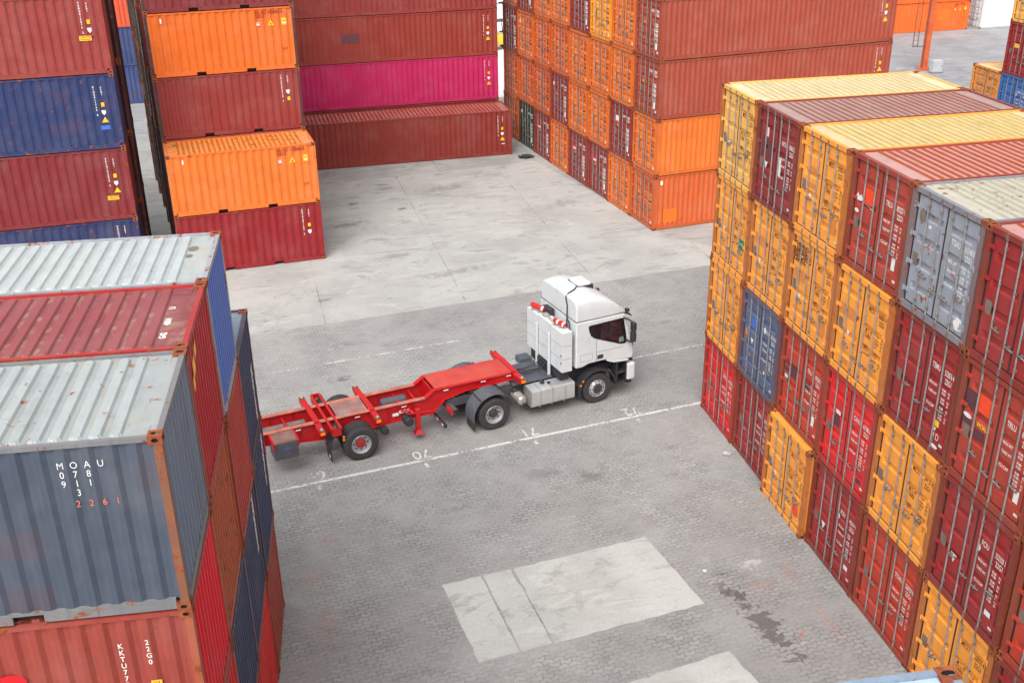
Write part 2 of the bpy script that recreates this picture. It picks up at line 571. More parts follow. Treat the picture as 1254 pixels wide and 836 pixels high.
def door_mesh(H, left, nrec):
    m = MB()
    # u from the centre gap (0.018) outwards to 1.04
    u0, u1 = .018, 1.004
    z0, z1 = .182, H - .162
    us = [u0, u0 + .09, u0 + .13, u1 - .14, u1 - .10, u1]
    zs, rec = [z0], []
    n = nrec
    hgt = (z1 - z0)
    for k in range(n):
        c = z0 + hgt * (k + .72) / (n + .45)
        zs += [c - .088, c - .058, c + .058, c + .088]
        rec.append((c - .059, c + .059))
    zs.append(z1)
    xf, dep = .054, .046
    def X(i, z):
        ins = 2 <= i <= 3
        return xf + (dep if ins and any(a <= z <= b for a, b in rec) else 0)
    sg = 1 if left else -1
    for j in range(len(zs) - 1):
        for i in range(len(us) - 1):
            q = [(X(i, zs[j]), sg * us[i], zs[j]), (X(i + 1, zs[j]), sg * us[i + 1], zs[j]),
                 (X(i + 1, zs[j + 1]), sg * us[i + 1], zs[j + 1]), (X(i, zs[j + 1]), sg * us[i], zs[j + 1])]
            m.face(q[::-1] if left else q)
    # leaf edges
    for ua in (u0, u1):
        m.box(xf, .09, sg * ua - .002, sg * ua + .002, z0, z1)
    for za in (z0, z1):
        m.box(xf, .09, min(sg * u0, sg * u1), max(sg * u0, sg * u1), za - .002, za + .002)
    # hinge lugs
    for k in range(4):
        z = z0 + hgt * (.10 + .267 * k)
        m.box(.022, xf - .001, min(sg * .93, sg * 1.10), max(sg * .93, sg * 1.10), z - .035, z + .035)
        m.cyl((.018, sg * 1.085, z - .06), (.018, sg * 1.085, z + .06), .016, 8)
    return m.build('door', [M['paint']], link=False)

def rod_mesh(H, sg, var=0):
    """lock rod with cam keepers, brackets and handle"""
    m = MB()
    x = .022
    m.cyl((x, 0, .07), (x, 0, H - .045), .0175, 8, 0, caps=False)
    for z in (.085, H - .085):
        m.box(.002, .045, -.034, .034, z - .050, z + .050, 1)
        m.cyl((x, 0, z - .075), (x, 0, z + .065), .023, 8, 1)
    for z in (.30, H - .30):
        m.box(.010, .055, -.026, .026, z - .030, z + .030, 1)
    for z in (.92, 1.62):
        m.box(.010, .055, -.024, .024, z - .014, z + .014, 1)
    z = (.88 if sg > 0 else .70) + (0, .08, -.08, .14)[var]
    dz_ = (-.020, .0, -.03, .015)[var]
    m.cyl((x - .008, 0, z), (x - .008, -.22, z + dz_), .011, 6, 0)
    m.box(.010, .050, -.23, -.19, z + dz_ - .025, z + dz_ + .012, 1)
    m.box(.006, .050, -.13, -.09, z - .040, z + .035, 1)
    m.cyl((x, 0, z - .045), (x, 0, z + .035), .023, 8, 1)
    return m.build('lock_rod', [M['rod'], M['keeper']], link=False)

def get(key, fn):
    if key not in _meshes:
        _meshes[key] = fn()
    return _meshes[key]

PAD_ROOF = 'pad'
def container(loc, yaw, color, label, group, L=6.058, H=T, waves=22, ew=10, roof=None, roof_style='rib', frame=None,
              wear=.25, rwear=None, fwear=None, nrec=4, door=True, marks=None, side=None, endm=None, roofm=None, kind='shipping_container',
              castcol=None, roofn=None, doorcol=None, post=None, pwear=None):
    t = empty(kind, loc, yaw, label, 'shipping container', group)
    c = tuple(color[:3]) + (wear,)
    fc = tuple((frame or color)[:3]) + (fwear if fwear is not None else min(1, wear + .25),)
    if roof_style == 'rib' and (roof or color)[1] > .30: roof_style = 'soft'
    rc = tuple((roof or color)[:3]) + (rwear if rwear is not None else wear,)
    inst('frame', get(('frame', L, H), lambda: frame_mesh(L, H)), t, fc)
    pc = tuple((post or frame or color)[:3]) + (pwear if pwear is not None else fc[3],)
    for sx in (0, 1):
        for sy in (-1, 1):
            inst('corner_post', get(('post', L, H, sx, sy), lambda: post_mesh(L, H, sx, sy)), t, pc)
            for sz in (0, 1):
                o = inst('corner_casting', CAST, t)
                o.location = ((L - .085) if sx else .085, sy * 1.142, (H - .059) if sz else .062)
    for sy in (-1, 1):
        sw = inst('side_wall', get(('side', L, H, waves, sy), lambda: side_mesh(L, H, waves, sy)), t, c)
        if sy < 0 and side:
            side(L, H, waves).build('lettering', DMATS, sw)
    e = inst('end_wall', get(('end', L, H, ew), lambda: end_mesh(L, H, ew)), t, c)
    if endm:
        endm(L, H, ew).build('lettering', DMATS, e)
    n = roofn or (25 if L < 8 else 50)
    r = inst('roof', get(('roof', L, H, n, roof_style), lambda: roof_mesh(L, H, n, roof_style)), t, rc)
    if roofm:
        roofm(L, H).build('lettering', DMATS, r)
    if door:
        dl = marks() if marks else (None, None)
        var = random.choice((0, 0, 1, 2, 3))
        for left in (True, False):
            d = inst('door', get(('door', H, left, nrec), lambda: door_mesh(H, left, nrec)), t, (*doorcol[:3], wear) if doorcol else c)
            for y in ((.19, .625) if left else (-.19, -.625)):
                sg = 1 if abs(y) > .4 else -1
                k = inst('lock_rod', get(('rod', H, sg, var), lambda: rod_mesh(H, sg, var)), d)
                k.location = (0, y, 0)
            mk = dl[0] if left else dl[1]
            if mk and mk.f:
                mk.build('lettering', DMATS, d)
    return t

# ------------------------------------------------------------------ marks
def leaf():
    return Decal().frame((.0505, W2, 0), (0, -1, 0), (0, 0, 1))

def small_lines(d, u, v, n, m, size=.050, step=.062):
    rows = ['30.480 KGS', '67.200 LBS', '2.220 KGS', '4.890 LBS', '28.260 KGS', '62.310 LBS', '33.2 CU.M', '1.172 CU.FT']
    for k in range(n):
        d.text(rows[k % 8], u, v - k * step, size, m, sx=.8, bold=.002)

def vent(d, u=.26, v=.98, col='greypatch', w=.19, h=.27):
    d.rect(u, v, u + w, v + h, DI[col])

def tri(d, u, v, s, m):
    d.poly([(u - s, v + s), (u, v - s), (u + s, v + s)], m)

def marks_yellow(num, extra=None):
    """dark lettering of the yellow boxes"""
    def f():
        a, b = leaf(), leaf()
        k = DI['black']
        b.text('MEDU', 1.455, 1.965, .125, k, sx=.60, bold=.002)
        b.text(num + ' 4', 1.885, 1.965, .125, k, sx=.50, bold=.002)
        b.text('22G1', 1.93, 1.80, .125, k, sx=.62, bold=.002)
        b.text('M.G.W', 1.435, 1.46, .110, k, sx=.66, bold=.002)
        b.text('TARE', 1.435, 1.33, .110, k, sx=.66, bold=.002)
        b.text('NET', 1.435, 1.06, .110, k, sx=.66, bold=.002)
        b.text('CU.CAP', 1.435, .93, .110, k, sx=.60, bold=.002)
        for v in (1.50, 1.08):
            for q in range(4):
                b.text(('30.480', '2.220', '28.260', '33.2')[q], 1.88, v - q * .085, .058, k, sx=.66, bold=.001)
                b.text(('KG', 'LB', 'KG', 'LB')[q], 2.10, v - q * .085, .058, k, sx=.66, bold=.001)
        b.rect(2.10, .30, 2.20, .36, DI['white'])
        vent(a, random.uniform(.22, .28), random.uniform(.98, 1.08), 'greypatch')
        tri(a, random.uniform(.66, .74), random.uniform(.95, 1.1), random.uniform(.065, .085), DI['white'])
        if extra: extra(a, b)
        return a, b
    return f

def marks_red(pre, num, extra=None, col='white', code='22G1'):
    """white lettering of the red and grey boxes"""
    def f():
        a, b = leaf(), leaf()
        k = DI[col]
        b.text(pre, 1.455, 1.80, .125, k, sx=.64, bold=.002)
        b.text(num, 1.885, 1.80, .125, k, sx=.50, bold=.002)
        b.text(code, 1.93, 1.63, .125, k, sx=.62, bold=.002)
        b.text('MAX.WT', 1.44, 1.44, .064, k, sx=.8, bold=.002)
        b.text('TARE WT', 1.44, 1.26, .064, k, sx=.8, bold=.002)
        b.text('CU.CAP', 1.44, .97, .072, k, sx=.8, bold=.002)
        for v in (1.46, 1.26, 1.06, .90):
            for q in range(2):
                b.text(('30.480', '67.200')[q], 1.89, v - q * .074, .052, k, sx=.68, bold=.002)
                b.text(('KG', 'LB')[q], 2.10, v - q * .074, .052, k, sx=.68, bold=.002)
        b.rect(2.08, .28, 2.19, .34, DI['white'])
        vent(a, random.uniform(.24, .28), random.uniform(.90, 1.02))
        if extra: extra(a, b)
        return a, b
    return f

def logo_orange(a, b):
    a.rect(.60, 1.58, .98, 1.93, DI['orangepatch'])
    a.rect(.58, 1.53, .98, 1.575, DI['darkpatch'])
    a.poly([(.22, 1.62), (.30, 1.74), (.36, 1.66), (.44, 1.72), (.56, 1.60), (.98, 1.49), (.98, 1.525), (.50, 1.58), (.30, 1.56)], DI['white'])
    a.disc(.32, 1.33, .09, .045, DI['white'], .0008)
    b.rect(1.96, .52, 2.10, .80, DI['white'])

def logo_dark(a, b):
    a.rect(.20, 1.60, .56, 1.97, DI['darkpatch'])
    a.rect(.60, 1.66, .96, 2.02, DI['orangepatch'])
    a.disc(.34, 1.42, .13, .05, DI['white'], .0008)
    a.text('WORLD', .64, 1.36, .10, DI['yellow'], sx=.8, bold=.004)
    a.rect(.22, 1.24, .50, 1.37, DI['darkpatch'])
    a.rect(.60, 1.12, .92, 1.30, DI['darkpatch'])
    b.rect(1.98, .52, 2.12, .78, DI['white'])

def ex_tri(a, b):
    tri(a, .74, .97, .10, DI['white'])
    b.rect(1.90, .50, 2.08, .62, DI['white'])
    b.disc(1.40, 1.70, .055, .08, DI['white'], .0006)

def ex_maroon(a, b):
    a.rect(.30, 1.30, .56, 1.78, DI['darkpatch'])
    a.rect(.66, 1.28, .96, 1.72, DI['darkpatch'])
    a.rect(.56, 1.82, .68, 2.06, DI['white'], .0006)
    tri(a, .64, 1.07, .10, DI['white'])
    b.rect(1.34, .98, 1.52, 1.48, DI['white'])

def ex_grey(a, b):
    a.disc(.40, 2.03, .115, .15, DI['greypatch'], .0006)
    a.rect(.66, 1.86, .74, 1.92, DI['white'])
    b.poly([(1.90, .38), (2.02, .52), (2.14, .50), (2.20, .38), (2.12, .26), (1.98, .26)], DI['white'])

def ex_temu(a, b):
    b.rect(1.82, .64, 1.98, .78, DI['yellow'])
    tri(b, 1.86, .56, .05, DI['white'])
    b.text('H D', 1.76, .36, .15, DI['white'], sx=.8)
    b.disc(1.92, .20, .13, .045, DI['white'], .0006)

def ex_caxu(a, b):
    a.rect(.60, 1.22, .86, 1.52, DI['darkpatch'])
    a.rect(.64, 1.56, .86, 1.66, DI['white'])
    b.rect(1.88, .36, 2.08, .50, DI['darkpatch'])

def ex_trlu2(a, b):
    a.rect(.24, 1.50, .52, 1.64, DI['darkpatch'])
    a.rect(.60, 1.26, .90, 1.60, DI['darkpatch'])
    a.rect(.22, 1.30, .46, 1.42, DI['darkpatch'])
    a.poly([(.36, 1.62), (.50, 1.70), (.62, 1.64), (.52, 1.58)], DI['redpatch'], .0008)
    a.disc(.36, 1.16, .09, .05, DI['white'], .0008)
    b.rect(1.40, 1.34, 1.66, 1.54, DI['darkpatch'])
    b.rect(1.92, .52, 2.06, .80, DI['white'])

def ex_blue(a, b):
    a.rect(.62, 1.62, .92, 1.92, DI['bluepatch'])
    a.rect(.30, 1.20, .44, 1.46, DI['tan'])
    tri(a, .76, 1.20, .09, DI['white'])
    b.disc(1.50, 1.86, .06, .10, DI['white'], .0006)
    b.rect(1.62, .60, 1.70, .70, DI['white'])

def ex_green(a, b):
    b.rect(1.82, .86, 2.14, 1.18, DI['greenpatch'])
    b.text('22G1', 1.86, 1.00, .08, DI['white'], h=.0008)

def ex_patchy(a, b):
    a.rect(.60, 1.60, .92, 1.74, DI['tan'])
    a.rect(.60, 1.22, .92, 1.34, DI['tan'])
    b.rect(1.74, .44, 2.10, .84, DI['tan'])

def ex_slogan(a, b):
    for q in range(4):
        a.text(('SHIPPING', 'LINE CO', 'SEA CARGO', 'GENEVA')[q], .22, 2.20 - q * .13, .13, DI['black'], sx=.95, bold=.006)
    a.rect(.22, 1.38, .90, 1.66, DI['tan'])
    b.rect(1.74, .40, 2.12, .84, DI['tan'])

def ex_dot(a, b):
    b.disc(1.98, .60, .15, .20, DI['orangepatch'], .0006)

def ex_wide(a, b):
    a.rect(.20, 1.44, 1.02, 1.72, DI['tan'])
    a.rect(.58, .30, .86, .44, DI['tan'])

def marks_small(dark, kind=0):
    """the far stack: small lettering, stickers and logos"""
    def f():
        a, b = leaf(), leaf()
        k = DI['rubyink'] if dark else DI['white']
        b.text('HLXU', 1.36, 1.98, .12, k, sx=.75, bold=.004)
        b.text('112086', 1.74, 1.98, .12, k, sx=.75, bold=.004)
        b.text('22G1', 1.86, 1.82, .12, k, sx=.75, bold=.004)
        for v in (1.45, 1.25, 1.05, .85):
            b.text('30.480 KG', 1.72, v, .085, k, sx=.72, bold=.004)
            if not dark: b.rect(1.72, v - .08, 2.06, v - .02, k)
        if not dark:
            b.rect(1.86, .42, 2.04, .72, DI['white'])
        b.rect(2.02, .26, 2.14, .36, DI['white'])
        vent(a, .56, 1.0, 'greypatch', .16, .30)
        a.poly([(.74, 1.42), (.86, 1.42), (.80, 1.58)], DI['yellow'])
        if kind == 1:      # white and red logo
            a.rect(.58, 1.72, .92, 1.90, DI['redpatch'])
            a.rect(.58, 1.62, .92, 1.72, DI['white'])
        if kind == 2:
            a.rect(.30, 1.86, .46, 2.04, DI['white'])
        if kind == 3:
            b.rect(1.70, .84, 2.10, 1.24, DI['tan'])
            b.rect(1.70, 1.34, 2.10, 1.62, DI['tan'])
        if kind == 4:
            a.rect(.62, 1.60, .96, 1.92, DI['white'])
            a.rect(.62, 1.60, .96, 1.68, DI['orangepatch'], .001)
        return a, b
    return f

def sideplane(H):
    return Decal().frame((0, -1.2055, 0), (1, 0, 0), (0, 0, 1))

def side_col(txt, code, col='white', stickers='', u=.55, top=.30, size=.115):
    """vertical identification near the far end of a side wall"""
    def f(L, H, n):
        d = sideplane(H)
        k = DI[col]
        d.column(txt, L - u - .27, H - top, size, k, size * .92, sx=.9, bold=.004)
        d.column(code, L - u, H - top - .02, size * .9, k, size * .85, sx=.9, bold=.004)
        v = H - top - len(code) * size * .85 - .25
        for ch in stickers:
            x = L - u - .02
            if ch == 'y': d.rect(x - .06, v - .09, x + .06, v + .07, DI['yellow'])
            if ch == 'w': d.poly([(x - .09, v + .07), (x + .07, v + .07), (x + .07, v - .04), (x, v - .12), (x - .07, v - .05)], DI['white'])
            if ch == 't': d.poly([(x - .13, v - .10), (x + .13, v - .10), (x, v + .12)], DI['yellow'])
            if ch == 'c':
                d.rect(x - .42, v - .09, x + .02, v + .09, DI['yellow'])
                d.text('CAUTION', x - .40, v + .00, .085, DI['black'], h=.001, bold=.002)
                d.rect(x - .38, v - .055, x - .02, v - .035, DI['black'], .001)
            if ch == 'b': d.rect(x - .20, v - .08, x + .14, v + .08, DI['bluepatch'])
            if ch == 'm': d.rect(x - .05, v - .02, x + .13, v + .03, DI['white'])
            v -= .30
        return d
    return f

def side_orange(num):
    def f(L, H, n):
        d = sideplane(H)
        d.text('HLXU ' + num, L - 1.62, H - .26, .135, DI['rubyink'], sx=.95, bold=.004)
        d.text('22G1', L - 1.62, H - .42, .135, DI['rubyink'], sx=.95, bold=.004)
        d.rect(L - 1.60, H - .72, L - 1.46, H - .60, DI['white'])
        d.rect(L - 1.60, H - .66, L - 1.46, H - .63, DI['redpatch'], .001)
        d.poly([(L - 1.14, H - .74), (L - .88, H - .74), (L - 1.01, H - .50)], DI['yellow'])
        d.poly([(L - 1.045, H - .71), (L - .975, H - .71), (L - 1.01, H - .60)], DI['black'], .001)
        d.rect(L - .56, H - .74, L - .36, H - .46, DI['yellow'])
        d.rect(L - .53, H - .60, L - .39, H - .58, DI['black'], .001)
        d.rect(L - .53, H - .68, L - .39, H - .64, DI['white'], .001)
        d.rect(.62, H - .40, .68, H - .22, DI['white'])
        d.text('J-04', L - .62, .82, .13, DI['rubyink'], sx=.8)
        return d
    return f

# ------------------------------------------------------------------ paint colours
YEL, YEL2 = rgb(238, 154, 60), rgb(232, 174, 86)
MAR, MAR2, BRD = rgb(138, 44, 44), rgb(150, 40, 40), rgb(206, 40, 40)
TRL, TCN, TER = rgb(168, 60, 46), rgb(182, 60, 40), rgb(156, 70, 52)
ORA, ORA2, ORA3 = rgb(220, 110, 40), rgb(212, 98, 40), rgb(198, 92, 44)
BLU, NAV, GRY = rgb(72, 96, 140), rgb(56, 64, 92), rgb(144, 150, 160)
BRN = rgb(128, 46, 38)
PYEL, PMAR, PRED, PGRY = rgb(206, 190, 154), rgb(158, 128, 122), rgb(180, 134, 126), rgb(178, 174, 158)
YF = rgb(176, 104, 50)

ORD = ['first', 'second', 'third', 'fourth', 'fifth', 'sixth', 'seventh', 'eighth']
LEV = ['on the ground', 'second from the ground', 'third from the ground', 'at the top']

# ---- tall stack beside the lorry's nose (doors face the lane)
GR = 'containers stacked with doors facing the lane'
PR = 2.49582
R = [  # per column, bottom to top: colour, words, keywords
 [(BRD, 'bright red', dict(marks=marks_red('CAXU', '617034 2'), nrec=4)),
  (YEL, 'yellow', dict(marks=marks_yellow('244961'))),
  (YEL, 'yellow', dict(marks=marks_yellow('185210', ex_green))),
  (YEL2, 'pale yellow', dict(marks=marks_yellow('287803'), roof=PYEL))],
 [(MAR2, 'dark red', dict(marks=marks_red('TRIU', '382011 6'))),
  (rgb(84, 98, 128), 'dull blue', dict(marks=marks_red('CRXU', '203145 4', ex_blue), wear=.55)),
  (YEL, 'yellow', dict(marks=marks_yellow('310477', ex_wide))),
  (MAR, 'maroon', dict(marks=marks_red('KKTU', '389602 5', ex_maroon), roof=PMAR, rwear=.35, wear=.3))],
 [(YEL, 'yellow', dict(marks=marks_yellow('209312', ex_dot), dx=-.16)),
  (TCN, 'orange red', dict(marks=marks_red('TRLU', '892285 1', ex_trlu2))),
  (YEL, 'yellow', dict(marks=marks_yellow('103807', ex_slogan))),
  (YEL, 'yellow', dict(marks=marks_yellow('187857', ex_patchy), roof=rgb(202, 180, 134), rwear=.5))],
 [(MAR2, 'dark red', dict(marks=marks_red('FCIU', '432414 1', ex_tri), nrec=5)),
  (BRD, 'bright red', dict(marks=marks_red('CAXU', '617080 6', ex_caxu))),
  (YEL, 'yellow', dict(marks=marks_yellow('868061', ex_wide))),
  (TRL, 'brick red', dict(marks=marks_red('TRLU', '892253 1', logo_orange), roof=PRED, rwear=.45))],
 [(TCN, 'orange red', dict(marks=marks_red('TCNU', '226929 0'))),
  (YEL, 'yellow', dict(marks=marks_yellow('244137'))),
  (MAR2, 'dark red', dict(marks=marks_red('TEMU', '532876 4', ex_temu))),
  (GRY, 'pale grey blue', dict(marks=marks_red('TGHU', '315148 8', ex_grey), wear=.7, roof=PGRY, rwear=.8))],
 [(YEL, 'yellow', dict(marks=marks_yellow('200035'))),
  (MAR2, 'dark red', dict(marks=marks_red('FCIU', '323320 1', ex_tri))),
  (TRL, 'brick red', dict(marks=marks_red('TRLU', '892117 3', logo_dark), wear=.4)),
  (MAR2, 'dark red', dict(marks=marks_red('FCIU', '401733 0'), roof=PRED, rwear=.4))],
 [(MAR2, 'dark red', dict(marks=marks_red('FCIU', '323418 5'))),
  (TCN, 'orange red', dict(marks=marks_red('TCNU', '226113 2'))),
  (MAR, 'maroon', dict(marks=marks_red('TRIU', '380455 9'))),
  (YEL, 'yellow', dict(marks=marks_yellow('244522'), roof=PYEL))],
]
for i, colm in enumerate(R):
    for k, (c, wd, kw) in enumerate(colm):
        kw = dict(kw)
        dx = kw.pop('dx', random.uniform(-.035, .035))
        fr = YF if c in (YEL, YEL2) else None
        container((dx, -PR * (i + .5), k * T), random.uniform(-.004, .004), c,
                  '%s container %s, in the %s door column from the truck' % (wd, LEV[k], ORD[i]), GR,
                  frame=c if fr else tuple(a * .62 + b * .38 for a, b in zip(c[:3], rgb(84, 50, 40)[:3])), post=fr or tuple(a * .35 + b * .65 for a, b in zip(c[:3], rgb(104, 56, 38)[:3])), pwear=.75, fwear=kw.pop('fwear', .45 if fr else .7), wear=kw.pop('wear', .22), **kw)

# ---- stack with its end walls beside the trailer's tail (fronts face the lane)
GL = 'containers stacked at the tail of the trailer'
PL, AL = 2.49755, -0.06525
def side_moau(L, H, n):
    d = sideplane(H)
    d0 = L - 1.22
    for j, (row, m) in enumerate((('MOAU', 'white'), ('078', 'white'), ('911', 'white'), (' 3', 'white'), ('2261', 'salmon'))):
        for q, ch in enumerate(row):
            if ch != ' ':
                d.text(ch, d0 + q * .155 + (.0 if j < 4 else .12), H - .355 - j * .128 - (.03 if j == 4 else 0), .098, DI[m], 'CENTER', sx=.85, h=.002)
    return d
def side_kktu(L, H, n):
    d = sideplane(H)
    d.column('KKTU773105', L - .98, H - .52, .135, DI['white'], .118, sx=.9, bold=.002)
    d.column('22G0', L - .64, H - .50, .135, DI['white'], .118, sx=.9, bold=.002)
    d.rect(L - .68, H - 1.24, L - .54, H - 1.10, DI['yellow'])
    d.text('22', L - .655, H - 1.19, .07, DI['black'], h=.001)
    d.poly([(L - 2.95, H - .82), (L - 2.62, H - .82), (L - 2.44, H - .77), (L - 2.30, H - .78), (L - 2.22, H - .86), (L - 2.22, H - 1.5), (L - 2.95, H - 1.5)], DI['redpatch'])
    return d
def end_column(txt, v=None, size=.125):
    def f(L, H, n):
        d = Decal().frame((L - .018, 0, 0), (0, 1, 0), (0, 0, 1))
        d.column(txt, .78, (v or H - .35), size * 1.7, DI['white'], size * 1.12, sx=1.9, bold=.012)
        return d
    return f
def end_yellow(L, H, n):
    d = Decal().frame((L - .018, 0, 0), (0, 1, 0), (0, 0, 1))
    d.poly([(-.90, H - .44), (-.70, H - .36), (-.66, H - .60), (-.88, H - .68)], DI['yellow'])
    d.poly([(-.62, H - .32), (-.44, H - .24), (-.42, H - .42), (-.60, H - .50)], DI['yellow'])
    d.poly([(-1.02, H - .64), (-.88, H - .58), (-.85, H - .78), (-1.0, H - .84)], DI['yellow'])
    return d
def roof_marks(txt):
    def f(L, H):
        d = Decal().frame((L - .36, 0, H - .0435), (0, 1, 0), (-1, 0, 0))
        for t, u in zip(txt, (-.78, -.30, .30)):
            d.text(t, u, .0, .10, DI['white'], sx=.9, bold=.006)
        return d
    return f
LGRY, LROOF = rgb(72, 80, 93), rgb(148, 153, 152)
def roof_spots(L, H):
    d = Decal().frame((0, 0, H - .0435), (1, 0, 0), (0, 1, 0))
    for x, y, r in ((3.62, .78, .05), (2.75, .86, .05), (4.3, -.2, .02), (5.1, .3, .018), (3.1, -.6, .02)):
        d.disc(x, y, r, r * .8, DI['black'], .036 if r > .04 else 0)
    return d
def roof_ovals(L, H):
    d = Decal().frame((0, 0, H - .0435), (1, 0, 0), (0, 1, 0))
    d.disc(5.66, .48, .09, .13, DI['greypatch'])
    d.disc(5.62, .12, .07, .09, DI['greypatch'])
    return d
RR = rgb(130, 60, 62)
ORW = rgb(178, 84, 48)
L_ = [  # column 4 (farthest) .. 1 (nearest)
 [(TER, 'faded red', {}), (NAV, 'dark navy', dict(endm=end_column('GATU040121'))), (NAV, 'navy', dict(endm=end_column('UACU312500', 1.35), roof=rgb(120, 134, 150)))],
 [(BRD, 'red', {}), (NAV, 'navy', dict(endm=end_column('TEXU305212'))), (rgb(176, 62, 52), 'brick red', dict(wear=.5)),
  (rgb(84, 114, 186), 'blue white-roofed', dict(roof=rgb(160, 165, 164), rwear=.5, roofm=roof_ovals, frame=rgb(150, 152, 158)))],
 [(BRD, 'bright red', {}), (NAV, 'dark blue', {}), (ORW, 'rusty orange', dict(wear=.85)),
  (rgb(176, 30, 40), 'deep red', dict(roof=RR, rwear=.3, endm=end_yellow, roofm=roof_marks(('G42', '4004', 'U'))))],
 [(MAR, 'maroon', {}), (BRD, 'red', dict(endm=None)), (rgb(148, 64, 54), 'salmon red', dict(side=side_kktu, wear=.6, frame=rgb(150, 62, 54), fwear=.8, post=rgb(160, 84, 58), pwear=1.0)),
  (LGRY, 'blue grey', dict(roof=LROOF, rwear=.66, side=side_moau, wear=.42, frame=rgb(116, 116, 118), fwear=.75, post=rgb(128, 84, 64), pwear=.85, roofm=roof_spots))],
]
# the third tier of the nearest column shows a bright red end wall over its salmon side
for j, colm in enumerate(L_):
    ex, ey = Vector((cos(AL), sin(AL), 0)), Vector((-sin(AL), cos(AL), 0))
    corner = Vector((-13.35828, -7.02603, 0))
    for k, (c, wd, kw) in enumerate(colm):
        kw = dict(kw)
        p = corner - ey * (PL * (j + .5)) - ex * (6.058 + random.uniform(-.03, .03)) + Vector((0, 0, k * T))
        top = 'at the top' if k == len(colm) - 1 else LEV[k]
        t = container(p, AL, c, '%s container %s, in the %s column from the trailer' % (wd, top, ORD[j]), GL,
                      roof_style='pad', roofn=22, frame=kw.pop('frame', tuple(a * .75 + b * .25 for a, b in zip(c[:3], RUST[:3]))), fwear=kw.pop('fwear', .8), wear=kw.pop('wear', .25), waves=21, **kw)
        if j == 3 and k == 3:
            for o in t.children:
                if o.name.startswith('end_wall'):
                    o.color = (*rgb(118, 128, 144)[:3], .35)  # same grey lightened, painting in the light on the ridges
                    o['label'] = 'grey corrugated end wall with brighter light painted in'
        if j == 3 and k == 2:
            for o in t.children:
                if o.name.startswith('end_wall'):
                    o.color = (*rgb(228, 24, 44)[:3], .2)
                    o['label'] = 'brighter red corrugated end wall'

# ---- block of 20 ft containers behind the trailer's tail
GB = 'containers in the block with the orange boxes'
AB = 0.11686
bx, by = Vector((cos(AB), sin(AB), 0)), Vector((-sin(AB), cos(AB), 0))
bc = Vector((-11.04237, 16.4927, 0))
BR = [
 (0, 0, rgb(136, 26, 32), 'crimson container on the ground below the orange one with a bare roof', dict(side=side_col('KKTU781104 3', '22G1', 'white', 'yw'))),
 (0, 1, ORA, 'orange container with bare peeling roof, on top of the crimson one', dict(side=side_orange('112086 6'), roof=rgb(214, 128, 62), rwear=.8)),
]
for row in range(1, 7):
    for k in range(5):
        c, wd, kw = (MAR, 'maroon', {})
        if row == 1:
            c, wd, kw = [(MAR, 'maroon', {}), (TER, 'faded red', {}),
                         (rgb(136, 50, 46), 'red brown', dict(side=side_col('TRLU285310 4', '22G1', 'white', 'wy'))),
                         (rgb(214, 100, 28), 'orange', dict(side=side_orange('202085 6'))),
                         (rgb(120, 42, 44), 'maroon', {})][k]
        else:
            c, wd = random.choice([(MAR, 'maroon'), (rgb(70, 60, 60), 'dark grey'), (TRL, 'brick red'), (rgb(60, 62, 76), 'slate')])  # dark grey and slate picked for the shade these rows stand in
        lb = '%s container %s, %s row behind the orange ones' % (wd, (LEV[:3] + ['fourth from the ground', 'at the top'])[k], ORD[row - 1])
        BR.append((row, k, c, lb, kw))
for row, k, c, lb, kw in BR:
    d = 0 if row == 0 else 2.68 + (row - 1) * 2.50
    if row: kw = dict(kw, doorcol=rgb(58, 46, 44), post=rgb(70, 48, 44))  # doors and posts near-black: the gap's shade painted into their colour
    p = bc + by * (d + W2) - bx * 6.058 + Vector((0, 0, k * T))
    if row > 1: p += bx * (random.uniform(-.05, .04) - .09 * row)
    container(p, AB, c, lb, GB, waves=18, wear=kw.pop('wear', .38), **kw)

# ---- tall boxes at the picture's edge, 9 ft 6
GE = 'high containers stacked opposite the orange block'
A3 = 0.085
ex, ey = Vector((cos(A3), sin(A3), 0)), Vector((-sin(A3), cos(A3), 0))
for row in range(2):
    for k in range(4):
        c, wd, sd = [(rgb(40, 50, 90), 'dark blue', side_col('UACU512240 1', '45G1', 'white', '')),
                     (rgb(122, 38, 42), 'red', side_col('TRLU703808 2', '45G1', 'white', 'ywtc', top=.42)),
                     (rgb(40, 52, 94), 'blue', side_col('XINU811740 8', '45G1', 'white', 'ywtb', top=.50)),
                     (rgb(142, 54, 50), 'faded red', side_col('TEMU810076 2', '45G1', 'white', 'ywc', top=.30))][k]
        if row: sd = None
        p = Vector((-18.42, 15.25, 0)) + ey * (W2 + row * 2.50) - ex * (12.192 - row * .22) + Vector((0, 0, k * 2.896))
        if row: c = rgb(74, 34, 34)  # rear row coloured dark to stand for the shadow in the gap
        container(p, A3, c, '%s high container %s, in the %s row across the narrow gap' % (wd, LEV[k], ('nearer', 'farther')[row]), GE,
                  L=12.192, H=2.896, waves=36, side=sd, wear=.6, fwear=.8)

# ---- far blue pair seen through the gap
for k, (c, wd) in enumerate([(rgb(58, 72, 116), 'lowest'), (rgb(56, 68, 110), 'middle')]):
    container((-25.6, 51.7, k * T), .06, c, 'navy container seen through the narrow gap between stacks, %s of three' % wd, 'containers beyond the narrow gap', waves=20)
container((-25.6, 51.7, 2 * T), .06, rgb(206, 84, 52), 'orange red container seen through the narrow gap, on two navy ones', 'containers beyond the narrow gap', waves=20)

